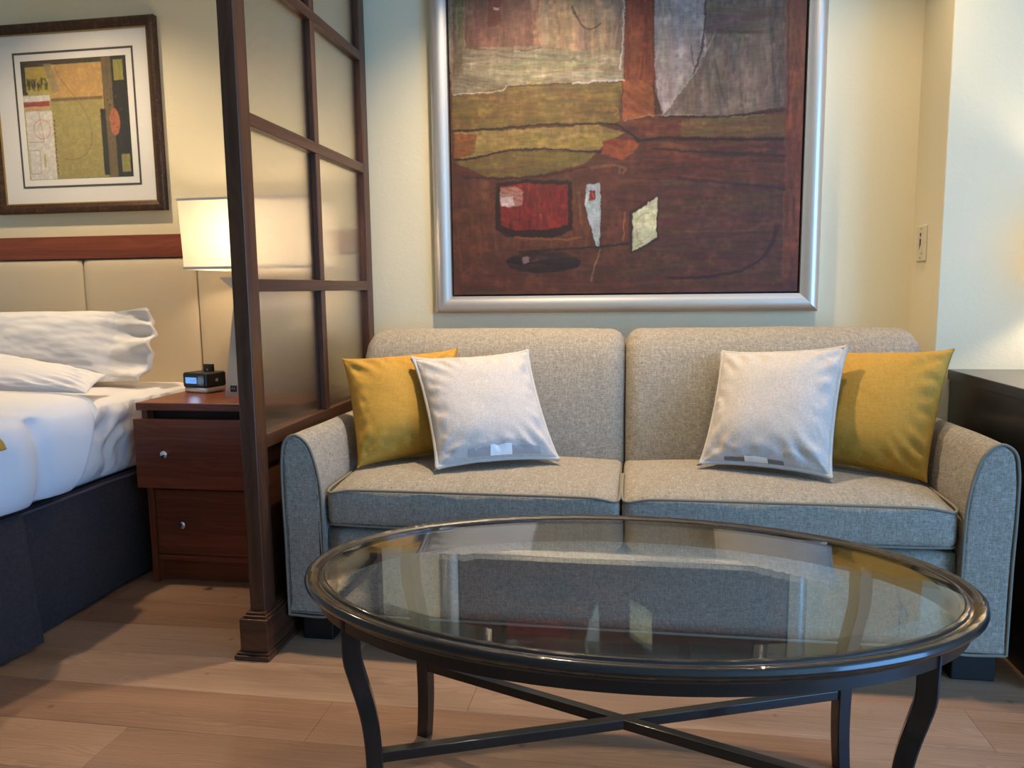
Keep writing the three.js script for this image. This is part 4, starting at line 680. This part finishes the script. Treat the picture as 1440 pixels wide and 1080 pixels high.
{
  const cx = -1.385, cz = -2.7, o = thing('table_lamp', 'lit lamp with cream rectangular shade and tapered silver base on the nightstand', 'lamp', [cx, 0.665, cz]);
  const sq = (pts) => { const g = new THREE.LatheGeometry(pts.map((p) => new THREE.Vector2(p[0] * Math.SQRT2, p[1])), 4); g.rotateY(Math.PI / 4); return boxUV(toCreasedNormals(g.toNonIndexed(), 0.6), 1); };
  const base = part('base', sq([[0.0001, 0.665], [0.104, 0.665], [0.1045, 0.668], [0.094, 0.77], [0.083, 0.88], [0.07, 1.0], [0.065, 1.035], [0.069, 1.055], [0.1, 1.098], [0.1015, 1.102], [0.0001, 1.102]]).translate(cx, 0, cz), brushed, o, 'brushed silver four-sided base');
  const ok = part('outlet', box(cx - 0.082, cx - 0.058, 0.683, 0.707, cz + 0.098, cz + 0.1055, 0.001), blackPlastic, base, 'small black power outlet'); part('socket_slot', merge(box(cx - 0.075, cx - 0.0735, 0.692, 0.70, cz + 0.1055, cz + 0.1062, 0), box(cx - 0.0665, cx - 0.065, 0.692, 0.70, cz + 0.1055, cz + 0.1062, 0)), ivory, base);
  part('neck', new THREE.CylinderGeometry(0.009, 0.009, 0.11, 16).translate(cx, 1.155, cz), brushed, o);
  const sh = part('shade', boxShade(cx, cz, 1.133, 1.378, 0.208, 0.214, 0.15, 0.155), shadeMat, o, 'glowing cream fabric shade');
  part('shade_band', merge(shadeBands(cx, cz, 1.13, 0.208, 0.15, 0.01), shadeBands(cx, cz, 1.371, 0.214, 0.155, 0.009)), shadeBand, sh);
  part('bulb', new THREE.SphereGeometry(0.032, 20, 14).translate(cx, 1.25, cz), bulbMat, o);
  const p = new THREE.PointLight(new THREE.Color(...WARM), 0.5, 0, 2); p.position.set(cx, 1.25, cz); p.castShadow = true; p.shadow.radius = 1.5; p.name = 'lamp_bulb_light'; scene.add(p);
}
{
  const o = thing('alarm_clock', 'small black alarm clock with blue lit screen and silver base', 'clock', [-1.646, 0.6655, -2.728]); o.rotation.y = -15.7 * D2R;
  bases.set(o, V(0, 0, 0));
  part('base', box(-0.058, 0.058, 0, 0.022, -0.05, 0.052, 0.008, 0, 3), brushed, o, 'silver base band');
  part('body', box(-0.06, 0.06, 0.02, 0.078, -0.052, 0.055, 0.009, 0, 3), blackPlastic, o);
  part('dock', box(-0.022, 0.022, 0.077, 0.105, -0.03, -0.016, 0.002), blackPlastic, o); part('dock_button', new THREE.SphereGeometry(0.0035, 12, 8).translate(0, 0.083, -0.0145), chrome, o);
  part('speaker_button', new THREE.CylinderGeometry(0.006, 0.006, 0.004, 18).rotateZ(Math.PI / 2).translate(0.061, 0.048, 0.0), brushed, o);
  const face = canvasTex(128, 56, (g, W, H) => { g.fillStyle = '#6fb0ff'; g.fillRect(0, 0, W, H); g.fillStyle = '#4f97e6'; g.font = 'bold 34px sans-serif'; g.textAlign = 'right'; g.fillText('1:50', 118, 42); });
  const sc = part('screen', box(-0.047, 0.02, 0.033, 0.064, 0.054, 0.0562, 0.001), M({ color: 0x061024, roughness: 0.25 }), o);
  const lcd = new THREE.PlaneGeometry(0.056, 0.0235).translate(-0.0135, 0.0485, 0.0566); part('display', lcd, M({ color: 0x0a1830, map: face, emissiveMap: face, emissive: new THREE.Color(1, 1, 1), emissiveIntensity: 0.85, roughness: 0.3 }), sc, 'pale blue lit display');
  const l = new THREE.PointLight(new THREE.Color(0.4, 0.65, 1), 0.004, 0, 2); l.position.set(-1.65, 0.712, -2.66); l.name = 'clock_glow'; scene.add(l);
}

// ---------------------------------------------------------------- dimmer, desk, desk lamp
{
  const X = PIER.x, o = thing('dimmer_switch', 'ivory wall dimmer switch plate on the side of the wall by the sofa', 'switch', [X, 1.13, -2.9]);
  part('plate', box(X - 0.007, X, 1.127, 1.25, -2.945, -2.86, 0.003), ivory, o);
  part('slider_slot', box(X - 0.0085, X - 0.006, 1.17, 1.225, -2.91, -2.901, 0.0005), M({ color: 0x4a3c2a, roughness: 0.7 }), o); part('slider', box(X - 0.016, X - 0.008, 1.203, 1.213, -2.912, -2.899, 0.001), ivory, o); part('rocker', box(X - 0.0115, X - 0.006, 1.152, 1.18, -2.896, -2.882, 0.002), ivory, o);
  for (const y of [1.139, 1.238]) part('screw', new THREE.CylinderGeometry(0.003, 0.003, 0.001, 12).rotateZ(Math.PI / 2).translate(X - 0.0074, y, -2.9025), M({ color: 0x8a7c60, roughness: 0.5 }), o);
}
{
  const x0 = 1.042, x1 = 2.55, zb = PIER.z + 0.003, zf = -2.02, o = thing('desk', 'black wooden desk with solid side panels against the wall', 'desk', [(x0 + x1) / 2, 0, (zb + zf) / 2]);
  part('top', box(x0 - 0.006, x1 + 0.006, 0.732, 0.765, zb, zf + 0.008, 0.003), deskMat, o);
  part('side_panel', box(x0, x0 + 0.035, 0, 0.732, zb + 0.004, zf, 0.002, 1), deskMat, o); part('side_panel', box(x1 - 0.035, x1, 0, 0.732, zb + 0.004, zf, 0.002, 1), deskMat, o);
  part('modesty_panel', box(x0 + 0.035, x1 - 0.035, 0.32, 0.732, zb + 0.03, zb + 0.05, 0.002), deskMat, o);
  part('drawer', box(x0 + 0.04, x1 - 0.04, 0.62, 0.728, zf - 0.4, zf - 0.004, 0.003), deskMat, o);
}
{
  const cx = 1.53, cz = -2.56, o = thing('table_lamp', 'lit desk lamp with round cream shade on the black desk', 'lamp', [cx, 0.765, cz]);
  part('base', lathe([[0.0001, 0], [0.085, 0], [0.085, 0.012], [0.02, 0.022], [0.014, 0.04], [0.02, 0.1], [0.014, 0.2], [0.009, 0.26], [0.009, 0.36], [0.0001, 0.36]], 36).translate(cx, 0.765, cz), brushed, o);
  const sh = lathe([[0.165, 1.03], [0.15, 1.29]], 48).translate(cx, 0, cz); part('shade', sh, shadeMat, o);
  part('bulb', new THREE.SphereGeometry(0.03, 20, 14).translate(cx, 1.155, cz), bulbMat, o);
  const p = new THREE.PointLight(new THREE.Color(...WARM), 1.0, 0, 2); p.position.set(cx, 1.155, cz); p.castShadow = true; p.shadow.radius = 1.5; p.name = 'desk_bulb_light'; scene.add(p);
}

scene.traverse((o) => { if (o.isMesh) { o.castShadow = true; o.receiveShadow = true; } });
renderer.render(scene, camera);
